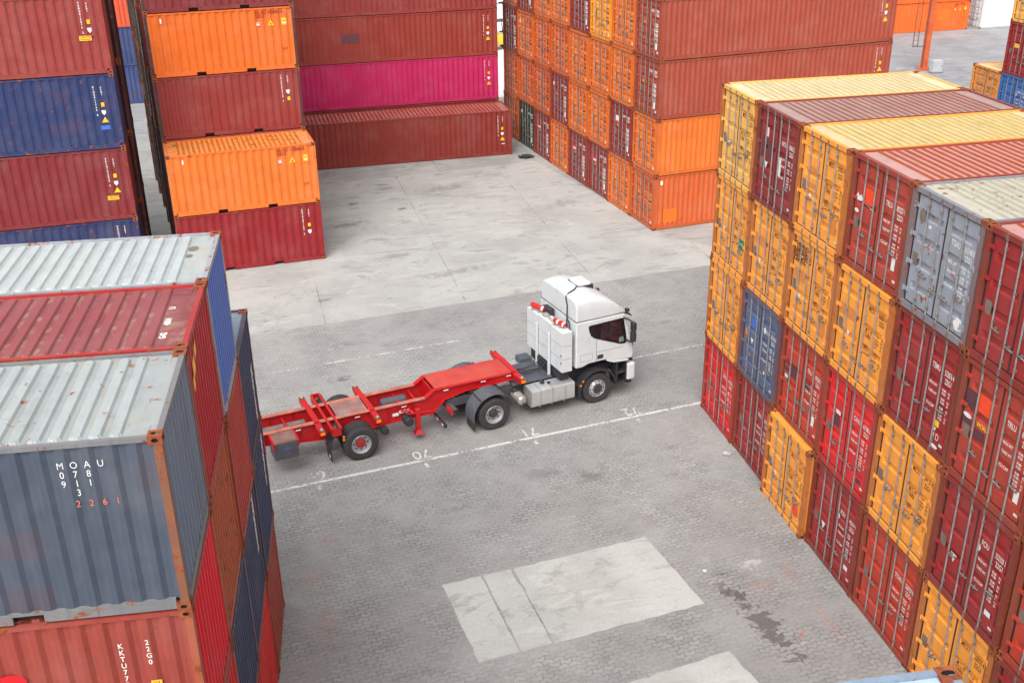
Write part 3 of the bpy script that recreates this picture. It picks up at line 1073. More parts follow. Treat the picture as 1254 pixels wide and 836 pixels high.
# ---- 40 ft row with the pink box
G2 = 'long containers of the row with the pink one'
A2 = 0.04411
ex, ey = Vector((cos(A2), sin(A2), 0)), Vector((-sin(A2), cos(A2), 0))
c2 = Vector((.45929, 31.02386, 0))
H2 = 2.565
def side_pink(stk):
    return side_col('HLBU143210 6', '42G1', 'white', stk, top=.36)
def patch_side(L, H, n):
    d = side_pink('ywt')(L, H, n)
    d.rect(L - 9.0, 1.15, L - 8.0, 1.60, DI['darkpatch'])
    return d
container(c2 + ey * W2 - ex * 12.192, A2, BRN, 'long brown red container alone in front of the pink one, bare roof', G2, L=12.192, H=H2, waves=40,
          side=side_pink('ywtm'), roof=rgb(150, 84, 76), rwear=.25, wear=.12)
for k, (c, wd, sd) in enumerate([(BRN, 'brown red long container behind the lone one, on the ground', None),
                                 (rgb(180, 32, 88), 'magenta pink long container', side_pink('ywt')),
                                 (rgb(140, 52, 42), 'long red brown container on top of the pink one, dark patch on its side', patch_side),
                                 (rgb(134, 50, 46), 'topmost long red brown container above the one with a dark patch', side_pink('ywt'))]):
    container(c2 + ey * (W2 + 3.05) - ex * (12.192 + .0) + Vector((0, 0, k * H2)), A2, c, wd, G2, L=12.192, H=H2, waves=40, side=sd, wear=.12)

# ---- long wall of orange doors
GC = 'containers in the wall of orange doors'
AC, PC = 0.14538, 2.507
ex, ey = Vector((cos(AC), sin(AC), 0)), Vector((-sin(AC), cos(AC), 0))
c3 = Vector((3.95546, 16.38895, 0))
m_, o_, g_ = (rgb(140, 52, 50), 'maroon', 0), (ORA, 'orange', 1), (rgb(52, 64, 56), 'dark green', 0)
o2, o3, yo = (ORA2, 'deep orange', 1), (ORA3, 'brown orange', 1), (rgb(240, 152, 44), 'yellow orange', 1)
tr = (TER, 'terracotta', 0)
Cg = [[(o3, 3), (o_, 0), (tr, 0), (tr, 0)],
      [(o_, 0), (m_, 4), (o_, 0), (o_, 3)],
      [(m_, 1), (o_, 0), (o_, 0), (yo, 0)],
      [(m_, 1), (o_, 3), (o_, 0), (m_, 2)],
      [(o_, 0), (m_, 2), (o2, 3), (o_, 0)],
      [(m_, 1), (o3, 0), (o2, 0), (o_, 0)],
      [(g_, 2), (o2, 0), (o_, 2), (m_, 0)],
      [(o3, 0), (o2, 0), (m_, 1), (o3, 0)]]
def c_side(k):
    if k == 0:
        def f(L, H, n):
            d = sideplane(H)
            d.rect(.50, .32, 1.22, .98, DI['brightorange'])
            d.rect(.30, H - .42, .42, H - .22, DI['white'])
            return d
        return f
    return side_col(('TRLU281100 5', 'TRLU281100 5', 'HLXU430218 7', 'TCNU518033 1')[k], '42G1', 'white', ('', 'ywt', 'yt', 'ywt')[k], top=.30)
for i, colm in enumerate(Cg):
    for k, ((c, wd, dark), kind) in enumerate(colm):
        p = c3 + ey * (PC * i + W2) + ex * random.uniform(-.03, .03) + Vector((0, 0, k * 2.5795))
        container(p, AC, c, '%s container %s, %s column of the orange door wall' % (wd, LEV[k], ORD[i]), GC,
                  L=12.192, H=2.5795, waves=46, marks=marks_small(dark, kind), nrec=5, wear=.15,
                  frame=tuple(a * .8 + b * .2 for a, b in zip(c[:3], RUST[:3])), side=c_side(k) if i == 0 else None)

# ---- stack beyond the big stack's roofs
GD = 'containers beyond the yellow roofs'
xd, yd, pd = 24.62, 24.15, 2.48
for i, k, c, wd, kw in [
    (0, 0, YEL2, 'tan container under the tan one with a bare roof, beyond the yellow roofs', {}),
    (0, 1, rgb(222, 146, 70), 'tan container with bare pale roof, beside the blue one', dict(marks=marks_yellow('310221', ex_patchy), roof=rgb(238, 210, 160))),
    (1, 0, MAR, 'maroon container under the blue one, beyond the yellow roofs', {}),
    (1, 1, rgb(50, 104, 170), 'blue container under the red one, beyond the yellow roofs', dict(marks=marks_red('CMAU', '302118 4', ex_tri))),
    (1, 2, rgb(150, 40, 42), 'red container with yellow patch, standing on the blue one', dict(marks=marks_red('FCIU', '340018 2', lambda a, b: a.rect(.60, 1.36, .96, 1.56, DI['yellow'])))),
    (1, 3, YEL2, 'tan container topmost of the stack on the blue one', dict(marks=marks_yellow('300416'))),
    (2, 0, MAR, 'maroon container, lowest in the column beside the blue one', {}),
    (2, 1, rgb(50, 104, 170), 'blue container in the outermost column, second from the ground', {}),
    (2, 2, TRL, 'brick red container in the outermost column, third from the ground', {}),
    (2, 3, YEL2, 'tan container in the outermost column, at its top', {})]:
    container((xd, yd - pd * (i + .5), k * T), 0.0, c, wd, GD, wear=.25, **kw)

# ---- far orange row and white reefer
AF = .044
ex, ey = Vector((cos(AF), sin(AF), 0)), Vector((-sin(AF), cos(AF), 0))
def far_side(L, H, n):
    d = side_orange('120048 3')(L, H, n)
    d.rect(L - 3.2, .9, L - 2.0, 1.9, DI['brightorange'])
    return d
for k in range(2):
    p = Vector((49.55, 61.85, k * 2.52)) + ey * W2 - ex * 12.192
    container(p, AF, rgb(234, 100, 32), ('far orange long container on the ground behind the orange mast', 'far orange long container stacked on another behind the mast')[k],
              'far orange containers', L=12.192, H=2.5, waves=42, side=far_side if k == 0 else None, wear=.12)
for k in range(2):
    p = Vector((50.75, 61.75, k * 2.9)) + ey * W2
    container(p, AF, rgb(224, 230, 234), ('white container on the ground beside the far orange ones', 'white container on top of the other white one')[k],
              'far white containers', L=12.192, H=2.896, waves=60, wear=.08, frame=rgb(196, 196, 190), roof=rgb(220, 222, 220))

# ---- lone roof at the bottom of the picture
GN = 'containers of the stack under the camera'
AN = -.047
ex, ey = Vector((cos(AN), sin(AN), 0)), Vector((-sin(AN), cos(AN), 0))
for k in range(4):
    p = Vector((-7.10, -22.585, k * T)) - ey * W2 - ex * 6.058
    container(p, AN, [MAR, TRL, NAV, rgb(128, 146, 164)][k],
              ('maroon container at the foot of the stack under the pale blue roof', 'brick red container, second in the stack under the pale blue roof',
               'navy container directly under the pale blue roof', 'container with pale blue rusty roof, only its far corner showing')[k], GN,
              roof=rgb(166, 186, 204), rwear=.4, wear=.4, fwear=.8)

# ------------------------------------------------------------------ ground
LA = 0.157   # direction of the bay line
def stain(t, P, col, cx, cy, rx, ry, c, amt, sc=2.2, ang=0.0, jit=None):
    """an irregular patch of its own shape on the ground"""
    mp = t.n('ShaderNodeMapping', vector_type='TEXTURE')
    t.l(P, mp.inputs['Vector'])
    mp.inputs['Location'].default_value = (cx, cy, 0)
    mp.inputs['Rotation'].default_value = (0, 0, ang)
    mp.inputs['Scale'].default_value = (rx, ry, 1)
    ln = t.n('ShaderNodeVectorMath', operation='LENGTH')
    t.l(mp.outputs[0], ln.inputs[0])
    nz = t.noise(P, sc, 6, 0.7, 0.3)
    f = t.math('ADD', ln.outputs['Value'], t.math('MULTIPLY_ADD', nz, 3.4, -1.5))
    if jit is not None:
        f = t.math('ADD', f, jit)
        return t.mix(t.ramp(f, 0.75, 0.95, amt, 0.0), col, c)
    return t.mix(t.ramp(f, 0.25, 1.05, amt, 0.0), col, c)

def paver_mat():
    t = NT('interlocking_pavers')
    P = t.n('ShaderNodeNewGeometry').outputs['Position']
    mp = t.n('ShaderNodeMapping')
    t.l(P, mp.inputs['Vector'])
    mp.inputs['Rotation'].default_value = (0, 0, -LA)
    sp = t.n('ShaderNodeSeparateXYZ')
    t.l(mp.outputs[0], sp.inputs[0])
    x, y = sp.outputs[0], sp.outputs[1]
    bw, bh = .27, .135
    tri_ = t.math('PINGPONG', x, bw / 2)
    yz = t.math('ADD', y, t.math('MULTIPLY', tri_, .42))
    xz = t.math('ADD', x, t.math('MULTIPLY', t.math('PINGPONG', y, bh), .30))
    cb = t.n('ShaderNodeCombineXYZ')
    t.l(xz, cb.inputs[0]); t.l(yz, cb.inputs[1])
    br = t.n('ShaderNodeTexBrick', offset=0.5, squash=1.0)
    t.l(cb.outputs[0], br.inputs['Vector'])
    br.inputs['Color1'].default_value = (0.86, 0.86, 0.86, 1)
    br.inputs['Color2'].default_value = (1.08, 1.08, 1.08, 1)
    br.inputs['Mortar'].default_value = (0.5, 0.5, 0.5, 1)
    br.inputs['Scale'].default_value = 1.0
    br.inputs['Mortar Size'].default_value = .011
    br.inputs['Mortar Smooth'].default_value = .4
    br.inputs['Bias'].default_value = 0.0
    br.inputs['Brick Width'].default_value = bw
    br.inputs['Row Height'].default_value = bh
    big = t.noise(P, .16, 5, .6)
    mid = t.noise(P, .55, 6, .65)
    fin = t.noise(P, 9, 5, .7)
    gr = t.noise(P, 55, 3, .7)
    col = t.mix(t.ramp(big, .3, .7), rgb(144, 143, 141), rgb(161, 160, 156))
    col = t.mix(t.ramp(mid, .35, .72, 0, .6), col, rgb(134, 132, 130))
    col = t.mix(t.ramp(t.noise(P, 1.9, 7, .72), .56, .74, 0, .45), col, rgb(174, 172, 166))
    tone = t.math('MULTIPLY', t.ramp(fin, .25, .75, .90, 1.08), t.ramp(gr, .25, .75, .92, 1.07))
    mm = t.n('ShaderNodeMix', data_type='RGBA', blend_type='MULTIPLY')
    mm.inputs[0].default_value = 1.0
    t.l(col, mm.inputs[6]); t.l(tone, mm.inputs[7])
    col = mm.outputs[2]
    # joints and stone tones, worn away in places
    vis = t.ramp(t.noise(P, .75, 5, .62, .5), .34, .66, .12, 1.0)
    jt = t.n('ShaderNodeMix', data_type='RGBA', blend_type='MULTIPLY')
    t.l(vis, jt.inputs[0]); t.l(col, jt.inputs[6]); t.l(br.outputs['Color'], jt.inputs[7])
    col = jt.outputs[2]
    j2 = t.math('MULTIPLY', br.outputs['Fac'], t.ramp(t.noise(P, .5, 4, .6, .8),   .54, .72, 0, .5))
    col = t.mix(j2, col, rgb(70, 64, 62))
    # oil, tyre and rust marks; darker ground around the truck's axles
    oil = rgb(92, 86, 86)
    b2 = t.n('ShaderNodeTexBrick', offset=0.5, squash=1.0)
    t.l(cb.outputs[0], b2.inputs['Vector'])
    for kk, vv in (('Color1', (0, 0, 0, 1)), ('Color2', (1, 1, 1, 1)), ('Mortar', (.1, .1, .1, 1))):
        b2.inputs[kk].default_value = vv
    b2.inputs['Scale'].default_value = 1.0
    b2.inputs['Mortar Size'].default_value = .008
    b2.inputs['Brick Width'].default_value = bw
    b2.inputs['Row Height'].default_value = bh
    jit = t.math('MULTIPLY_ADD', b2.outputs['Color'], 1.1, -.45)
    col = stain(t, P, col, -2.42, -10.3, .40, 1.5, rgb(84, 79, 79), .72, 4, .13, jit)
    col = stain(t, P, col, -2.7, -9.1, .25, .6, oil, .55, 4, .3, jit)
    col = stain(t, P, col, -11.2, 4.6, .5, .35, rgb(84, 78, 80), .6, 4)
    col = stain(t, P, col, -5.9, -2.8, .9, .5, oil, .35, 2)
    col = stain(t, P, col, -4.6, -3.3, .7, .5, oil, .35, 2)
    col = stain(t, P, col, -7.3, 1.2, 1.6, 1.0, rgb(110, 104, 102), .6, 1.5, LA)  # darker ground around the drive axle
    col = stain(t, P, col, -11.4, 0.3, 2.0, .9, rgb(112, 106, 104), .55, 1.5, LA)  # darker ground around the trailer axle
    for cx, cy in ((-2.9, 1.9), (-1.6, -2.2), (-8.6, -4.0), (-6.3, 8.0), (-10.5, 7.4), (1.0, 6.5)):
        col = stain(t, P, col, cx, cy, .8, .25, oil, .3, 3, LA)
    rs = rgb(176, 112, 84)
    for cx, cy, a, b in ((-12.6, -6.2, .5, .6), (-12.4, -8.0, .35, .9), (-12.2, -4.6, .3, .4), (-1.0, -8.6, .25, .7), (-.9, -10.6, .2, 1.2), (-1.9, -9.0, .5, .3)):
        col = stain(t, P, col, cx, cy, a * 1.2, b * 1.2, rs, .20, 7)
    col = stain(t, P, col, -1.75, -8.1, .5, .3, rgb(200, 197, 190), .5, 6, .3)
    # dark specks
    col = t.mix(t.ramp(t.noise(P, 6.5, 3, .6), .735, .76, 0, .4), col, rgb(74, 66, 62))
    t.bump(t.math('MULTIPLY_ADD', br.outputs['Fac'], -1.0, t.math('MULTIPLY', fin, .4)), .35, .012)
    return t.done(col, .85, 0, .3)

def concrete_mat(name, a, b, slab=None, streak=False):
    t = NT(name)
    P = t.n('ShaderNodeNewGeometry').outputs['Position']
    mp = t.n('ShaderNodeMapping')
    t.l(P, mp.inputs['Vector'])
    mp.inputs['Rotation'].default_value = (0, 0, -.10)
    R_ = mp.outputs[0]
    big = t.noise(P, .28, 6, .62, .4)
    mid = t.noise(t.scale(R_, .5, 1.3, 1), .9, 10, .74, .8)
    fin = t.noise(P, 12, 5, .7)
    col = t.mix(t.ramp(big, .3, .7), a, b)
    lite = tuple(min(1, x * 1.08) for x in b[:3]) + (1,)
    dark = tuple(x * .72 for x in a[:3]) + (1,)
    col = t.mix(t.ramp(mid, .52, .62, 0, .6), col, lite)
    col = t.mix(t.ramp(t.noise(P, .8, 9, .75, 1.2), .55, .72, 0, .75), col, dark)
    blot = t.noise(t.scale(R_, .8, 1.6, 1), .55, 9, .76, 1.6)
    col = t.mix(t.ramp(blot, .53, .63, 0, .6), col, dark)
    col = t.mix(t.ramp(t.noise(t.scale(R_, .35, 5, 1), .8, 7, .7, .3), .62, .70, 0, .45), col, dark)
    if streak:
        st = t.noise(t.scale(R_, .5, 7, 1), 1.3, 6, .7)
        col = t.mix(t.ramp(st, .58, .68, 0, .4), col, dark)
    mm = t.n('ShaderNodeMix', data_type='RGBA', blend_type='MULTIPLY')
    mm.inputs[0].default_value = 1.0
    t.l(col, mm.inputs[6])
    t.l(t.ramp(fin, .25, .75, .92, 1.06), mm.inputs[7])
    col = mm.outputs[2]
    # dark tyre blots and specks
    col = t.mix(t.ramp(t.noise(t.scale(R_, .55, 1.3, 1), .85, 5, .62, .3), .66, .72, 0, .6), col, rgb(92, 89, 88))
    col = t.mix(t.ramp(t.noise(P, 7, 3, .6), .72, .75, 0, .6), col, rgb(84, 78, 74))
    if slab:
        br = t.n('ShaderNodeTexBrick', offset=0.0)
        m2 = t.n('ShaderNodeMapping')
        t.l(P, m2.inputs['Vector'])
        m2.inputs['Rotation'].default_value = (0, 0, -.04)
        m2.inputs['Location'].default_value = slab[2:] + (0,)
        t.l(t.vmath('ADD', m2.outputs[0], t.scale(R_, 0, 0, 0)), br.inputs['Vector'])
        for k, v in (('Color1', (.95, .95, .95, 1)), ('Color2', (1.04, 1.04, 1.04, 1)), ('Mortar', (.42, .41, .40, 1))):
            br.inputs[k].default_value = v
        br.inputs['Scale'].default_value = 1.0
        br.inputs['Mortar Size'].default_value = .018
        br.inputs['Mortar Smooth'].default_value = .5
        br.inputs['Brick Width'].default_value = slab[0]
        br.inputs['Row Height'].default_value = slab[1]
        m3 = t.n('ShaderNodeMix', data_type='RGBA', blend_type='MULTIPLY')
        t.l(t.ramp(t.noise(P, .5, 4, .6), .38, .62, .15, 1.0), m3.inputs[0])
        t.l(col, m3.inputs[6]); t.l(br.outputs['Color'], m3.inputs[7])
        col = m3.outputs[2]
    t.bump(t.math('ADD', fin, mid), .15, .01)
    if name == 'light_concrete':
        for cx, cy, rx, ry, am in ((-9.3, 24.0, .5, .35, .8), (-7.0, 22.6, .4, .3, .8), (-7.4, 26.2, .6, .3, .7), (-9.8, 20.8, 1.6, .6, .55), (-4.6, 25.4, 1.8, .7, .4), (-11.3, 11.8, .5, .3, .6), (-6.0, 13.5, 2.5, .5, .35), (1.2, 21.5, 1.2, .8, .35), (-8.2, 16.0, 1.2, .4, .4)):
            col = stain(t, P, col, cx, cy, rx, ry, rgb(96, 93, 92), am, 3, .2)
        t.put(t.bsdf.inputs['Base Color'], col)
    return t.done(col, .85, 0, .3)

def worn_paint(name, col, wear):
    t = NT(name)
    P = t.n('ShaderNodeNewGeometry').outputs['Position']
    n = t.noise(P, 9, 7, .75)
    big = t.noise(P, 1.1, 3, .6)
    f = t.math('ADD', n, t.math('MULTIPLY_ADD', big, .5, -.25))
    a = t.ramp(f, wear - .04, wear + .05, 1, 0)
    tr_ = t.n('ShaderNodeBsdfTransparent')
    ms = t.n('ShaderNodeMixShader')
    t.l(a, ms.inputs[0]); t.l(tr_.outputs[0], ms.inputs[1]); t.l(t.bsdf.outputs[0], ms.inputs[2])
    t.l(ms.outputs[0], t.out.inputs[0])
    return t.done(t.mix(t.ramp(n, .3, .7), col, tuple(x * .85 for x in col[:3]) + (1,)), .7, 0, .3)

def sheet(name, pts, z, mat):
    m = MB()
    m.face([(x, y, z) for x, y in pts])
    o = m.build(name, mat)
    tag(o, kind='structure')
    return o

yard = concrete_mat('yard_asphalt', rgb(136, 135, 137), rgb(154, 153, 154), (8, 14, 2, 3))
slab = concrete_mat('light_concrete', rgb(156, 156, 152), rgb(174, 174, 169), (5.6, 7.2, 11.07, -2.6))
band = concrete_mat('grey_concrete', rgb(140, 139, 136), rgb(164, 163, 158), (5.6, 6.0, 3, 2))
patch = concrete_mat('patch_concrete', rgb(166, 166, 161), rgb(184, 184, 179), None, True)
sheet('ground', [(-1500, -1500), (1500, -1500), (1500, 2500), (-1500, 2500)], 0.0, yard)
def padline(x): return 8.99 + (x + 14.15) * (11.66 - 8.99) / (4.90 + 14.15)
sheet('paved_lane', [(-34, -46), (30, -46), (30, padline(30)), (-34, padline(-34))], .004, paver_mat())
sheet('concrete_apron', [(-34, padline(-34)), (24, padline(24)), (20, 46), (-34, 40)], .004, band)
sheet('light_slab', [(-24, padline(-24) + .02), (7.2, padline(7.2) + .02), (4.35, 15.6), (2.6, 24.4), (1.41, 29.3), (-10.14, 27.8), (-24, 26.2)], .008, slab)
sheet('pale_yard', [(-6, 45.5), (14, 46.2), (16, 90), (-6, 90)], .008, concrete_mat('pale_yard_concrete', rgb(196, 196, 194), rgb(212, 212, 210)))
# raw edge strip of the slab, worn pale
def ragged(name, pts, z, mat, amp=.05, step=.25):
    out = []
    rnd = random.Random(3)
    for (xa, ya), (xb, yb) in zip(pts, pts[1:] + pts[:1]):
        n = max(1, int(math.hypot(xb - xa, yb - ya) / step))
        for k in range(n):
            f = k / n
            j = amp if k else 0
            out.append((xa + (xb - xa) * f + rnd.uniform(-j, j), ya + (yb - ya) * f + rnd.uniform(-j, j)))
    return sheet(name, out, z, mat)
def lerp(a, b, f): return (a[0] + (b[0] - a[0]) * f, a[1] + (b[1] - a[1]) * f)
q0, q1, q2, q3 = (-9.55, -7.22), (-4.02, -6.43), (-3.50, -9.36), (-9.15, -10.15)
a0, a1 = (-8.52, -7.09), (-8.17, -10.00)
b0, b1 = (-7.72, -6.98), (-7.37, -9.90)
g = .03
ragged('concrete_patch', [q0, (a0[0] - g, a0[1]), (a1[0] - g, a1[1]), q3], .008, patch, .022)
ragged('concrete_patch', [(a0[0] + g, a0[1]), (b0[0] - g, b0[1]), (b1[0] - g, b1[1]), (a1[0] + g, a1[1])], .008, patch, .03)
ragged('concrete_patch', [(b0[0] + g, b0[1]), q1, q2, (b1[0] + g, b1[1])], .008, patch, .022)
ragged('concrete_patch', [(-6.10, -11.50), (-3.57, -11.05), (-3.05, -13.6), (-5.75, -14.0)], .008, patch, .035)

wp = worn_paint('worn_white_paint', rgb(206, 204, 199), .56)
wp2 = worn_paint('faint_white_paint', rgb(196, 194, 189), .50)
yp = worn_paint('worn_yellow_paint', rgb(226, 176, 70), .54)
dx_, dy_ = Vector((cos(LA), sin(LA), 0)), Vector((-sin(LA), cos(LA), 0))
def strip(name, x0, y0, length, wdt, z, mat, ang=LA):
    e, f = Vector((cos(ang), sin(ang), 0)), Vector((-sin(ang), cos(ang), 0))
    p = Vector((x0, y0, z))
    m = MB()
    n = max(1, int(length / .4))
    for k in range(n):
        a, b = p + e * (length * k / n), p + e * (length * (k + 1) / n)
        m.face([a - f * wdt / 2, b - f * wdt / 2, b + f * wdt / 2, a + f * wdt / 2])
    o = m.build(name, mat)
    tag(o, kind='structure')
    return o
strip('white_line', -17.5, -2.59, 18.4, .115, .0085, wp)
strip('faint_line', -7.4, 2.85, 17.0, .10, .0085, wp2)
strip('faint_line', -16.5, 5.2, 10.0, .10, .0085, wp2)
for x, y, ln, an in ((32.0, 47.2, 3, .1), (38.5, 49.6, 2.4, .1), (44, 58.5, 3.6, .1), (50, 55, 2.5, .1), (41, 57, 2.2, .1), (36, 53.5, 2.6, -.5), (33.6, 50.6, 2.8, .6), (46, 47, 2.5, 0), (30, 55.5, 3, .2), (47, 52, 1.8, .1)):
    strip('bay_mark', x, y, ln, .16, .0045, wp2, an)
strip('yellow_line', 27.5, 47.5, 7.5, .16, .0045, yp, -.25)
def number(txt, x, y, z=.0085):
    d = Decal().frame((x, y, z), -dx_, -dy_)
    d.text(txt, 0, -.18, .50, 0, 'CENTER', sx=.85, bold=.008)
    d.rect(-.02, .58, .08, .80, 0)
    o = d.build('bay_number', wp2 if txt == '69' else wp)
    tag(o, kind='structure')
for txt, px in (('69', -12.28), ('70', -9.15), ('71', -5.72), ('72', -2.25)):
    yy = -2.59 + (px + 17.5) * math.tan(LA)
    number(txt, px - .05, yy + .38)

# ------------------------------------------------------------------ truck materials
M['cab'] = plain_mat('white_cab_paint', rgb(198, 203, 204), .34, 0, .05, .34, rgb(158, 154, 146), 1.6)
M['seamgrey'] = plain_mat('grey_panel_gap', rgb(150, 150, 150), .7, 0, .1)
M['seam'] = plain_mat('panel_gap', rgb(70, 70, 70), .7, 0, .1)
M['plastic'] = plain_mat('black_plastic', rgb(46, 46, 50), .55, 0, .2, .1, rgb(92, 88, 84), 5)
M['fender'] = plain_mat('grey_plastic_fender', rgb(84, 85, 92), .5, 0, .15, .15, rgb(120, 116, 110), 5)
M['tyre'] = plain_mat('tyre_rubber', rgb(62, 59, 58), .85, 0, .2, .3, rgb(108, 100, 94), 5, .3, .2)
M['rim'] = plain_mat('steel_rim', rgb(186, 188, 192), .4, .45, .12, .15, rgb(120, 110, 104), 9)
M['hub'] = plain_mat('dark_hub', rgb(66, 64, 66), .5, .2, .2)
M['redhub'] = plain_mat('red_hub', rgb(150, 36, 34), .55, 0, .25)
M['redpaint'] = plain_mat('red_trailer_paint', rgb(184, 18, 24), .45, 0, .14, .5, rgb(126, 60, 50), 7)
M['redworn'] = plain_mat('rubbed_red_deck', rgb(186, 66, 56), .6, 0, .2, .55, rgb(140, 96, 78), 2.2, .4)
M['rubbed'] = plain_mat('rubbed_steel_edge', rgb(180, 104, 88), .6, 0, .35, .7, rgb(150, 140, 128), 3.5)
M['greyplate'] = plain_mat('scuffed_deck_plate', rgb(150, 110, 102), .6, .1, .3, .6, rgb(134, 134, 136), 2.5)
M['chassis'] = plain_mat('chassis_grey', rgb(74, 74, 80), .6, .1, .2, .25, rgb(110, 100, 92), 4)
M['deckplate'] = plain_mat('dark_deck_plate', rgb(80, 84, 92), .5, .1, .2, .3, rgb(120, 118, 116), 3)
M['alu'] = plain_mat('brushed_aluminium', rgb(198, 199, 200), .36, .55, .06, .12, rgb(150, 146, 140), 3)
M['silver'] = plain_mat('silver_tank', rgb(176, 172, 162), .4, .5, .15, .2, rgb(130, 116, 100), 5)
M['tail'] = plain_mat('red_lens', rgb(196, 34, 26), .25, 0, .1)
M['amber'] = plain_mat('amber_lens', rgb(240, 130, 20), .25, 0, .1)
M['clear'] = plain_mat('clear_lens', rgb(210, 214, 216), .15, .2, .05)
M['winblack'] = plain_mat('black_window_surround', rgb(24, 24, 27), .3, 0, .15)
M['kerb'] = plain_mat('greenish_mirror', rgb(120, 140, 136), .25, .2, .05)
M['boxdark'] = plain_mat('dark_toolbox', rgb(80, 80, 86), .55, 0, .12, .15, rgb(110, 106, 104), 4)
M['boxlid'] = plain_mat('rusty_toolbox_lid', rgb(132, 96, 88), .65, 0, .25, .4, rgb(100, 66, 56), 4)
M['leaves'] = plain_mat('foam_grey', rgb(110, 106, 104), .7, 0, .2)
def glass_mat():
    t = NT('tinted_glass')
    t.bsdf.inputs['Transmission Weight'].default_value = .25
    return t.done(rgb(34, 36, 40), .05, 0, .6)
M['glass'] = glass_mat()
M['interior'] = plain_mat('red_seat_cloth', rgb(34, 26, 28), .8, 0, .3)

def wheel(parent, name, c, r, wd, side, hubcol, convex=False, label=None):
    """wheel > tyre, rim; side: +1 outer face towards +y, -1 towards -y"""
    w_ = empty(name, c)
    w_.parent = parent
    ty = MB()
    h = wd / 2
    ri = r * .575
    ty.lathe((0, 0, 0), [(ri, -h * .80), (ri * 1.04, -h * .93), (r * .80, -h), (r * .94, -h * .93), (r * .985, -h * .78), (r, -h * .68), (r, -h * .44), (r - .014, -h * .42), (r - .014, -h * .36), (r, -h * .34),
                         (r, -h * .06), (r - .014, -h * .04), (r - .014, h * .04), (r, h * .06), (r, h * .34), (r - .014, h * .36), (r - .014, h * .42), (r, h * .44), (r, h * .68), (r * .985, h * .78),
                         (r * .94, h * .93), (r * .80, h), (ri * 1.04, h * .93), (ri, h * .80)], 40)
    ty.build('tyre', M['tyre'], w_, True)
    rm = MB()
    s = side
    if convex:
        rm.lathe((0, 0, 0), [(ri + .004, h * .86), (ri * .97, h * .93), (ri * .93, h * .80), (ri * .90, h * .62), (ri * .80, h * .80), (ri * .70, h * .98), (ri * .62, h * 1.02)], 32, 0, s)
        rm.lathe((0, 0, 0), [(ri * .62, h * 1.02), (ri * .50, h * 1.12), (ri * .34, h * 1.18), (ri * .14, h * 1.20), (.001, h * 1.20)], 24, 1, s)
        nr, ry, nb = ri * .78, h * .93, 10
        hole_y = h * .80
    else:
        rm.lathe((0, 0, 0), [(ri + .004, h * .86), (ri * .97, h * .93), (ri * .92, h * .70), (ri * .88, h * .10), (ri * .84, -h * .05), (ri * .78, h * .10), (ri * .55, h * .16), (ri * .50, h * .16)], 32, 0, s)
        rm.lathe((0, 0, 0), [(ri * .50, h * .16), (ri * .47, h * .40), (ri * .38, h * .55), (ri * .16, h * .60), (.001, h * .60)], 20, 1, s)
        hole_y = h * .125
    for k in range(10 if convex else 8):
        a = 2 * pi * k / (10 if convex else 8)
        rr = ri * (.82 if convex else .68)
        p = Vector((rr * cos(a), s * (hole_y - .008), rr * sin(a)))
        rm.cyl(p, p + Vector((0, s * (.022 if not convex else .030), 0)), ri * (.085 if not convex else .065), 10, 2)
        q = Vector((ri * .565 * cos(a + .3), s * (h * (.16 if not convex else 1.0)), ri * .565 * sin(a + .3)))
        rm.cyl(q, q + Vector((0, s * .03, 0)), .016, 6, 0 if convex else 1)
    rm.build('rim', [M['rim'], hubcol, M['gasket']], w_, True)
    return w_

def arc_shell(m, c, r, a0, a1, y0, y1, n=18, th=.02, groove=0, mi=0):
    """part of a cylinder shell about the y axis with optional grooves running along the arc"""
    ys = [y0, y1]
    rad_of = {y0: 0, y1: 0}
    if groove:
        ys = []
        for k in range(groove):
            q = y0 + (y1 - y0) * k / groove
            d = (y1 - y0) / groove
            ys += [(q, 0), (q + d * .62, 0), (q + d * .72, -.016), (q + d * .9, -.016)]
        ys.append((y1, 0))
    else:
        ys = [(y0, 0), (y1, 0)]
    P = lambda t, y, rr: (c[0] + rr * cos(t), y, c[1] + rr * sin(t))
    for k in range(n):
        t0, t1 = a0 + (a1 - a0) * k / n, a0 + (a1 - a0) * (k + 1) / n
        for (ya, da), (yb, db) in zip(ys, ys[1:]):
            m.face([P(t0, ya, r + da), P(t1, ya, r + da), P(t1, yb, r + db), P(t0, yb, r + db)], mi)
            m.face([P(t0, ya, r - th + da), P(t0, yb, r - th + db), P(t1, yb, r - th + db), P(t1, ya, r - th + da)], mi)
        for y in (y0, y1):
            m.face([P(t0, y, r), P(t1, y, r), P(t1, y, r - th), P(t0, y, r - th)], mi)
    for t_ in (a0, a1):
        m.face([P(t_, y0, r), P(t_, y1, r), P(t_, y1, r - th), P(t_, y0, r - th)], mi)

# ------------------------------------------------------------------ tractor unit (x forward, origin under the drive axle)
tr = empty('truck_tractor', (-7.05, 1.22, .004), rad(14), 'white truck tractor with gas bottle cabinets behind its sleeper cab, pulling the red trailer', 'truck')
WB = 3.69
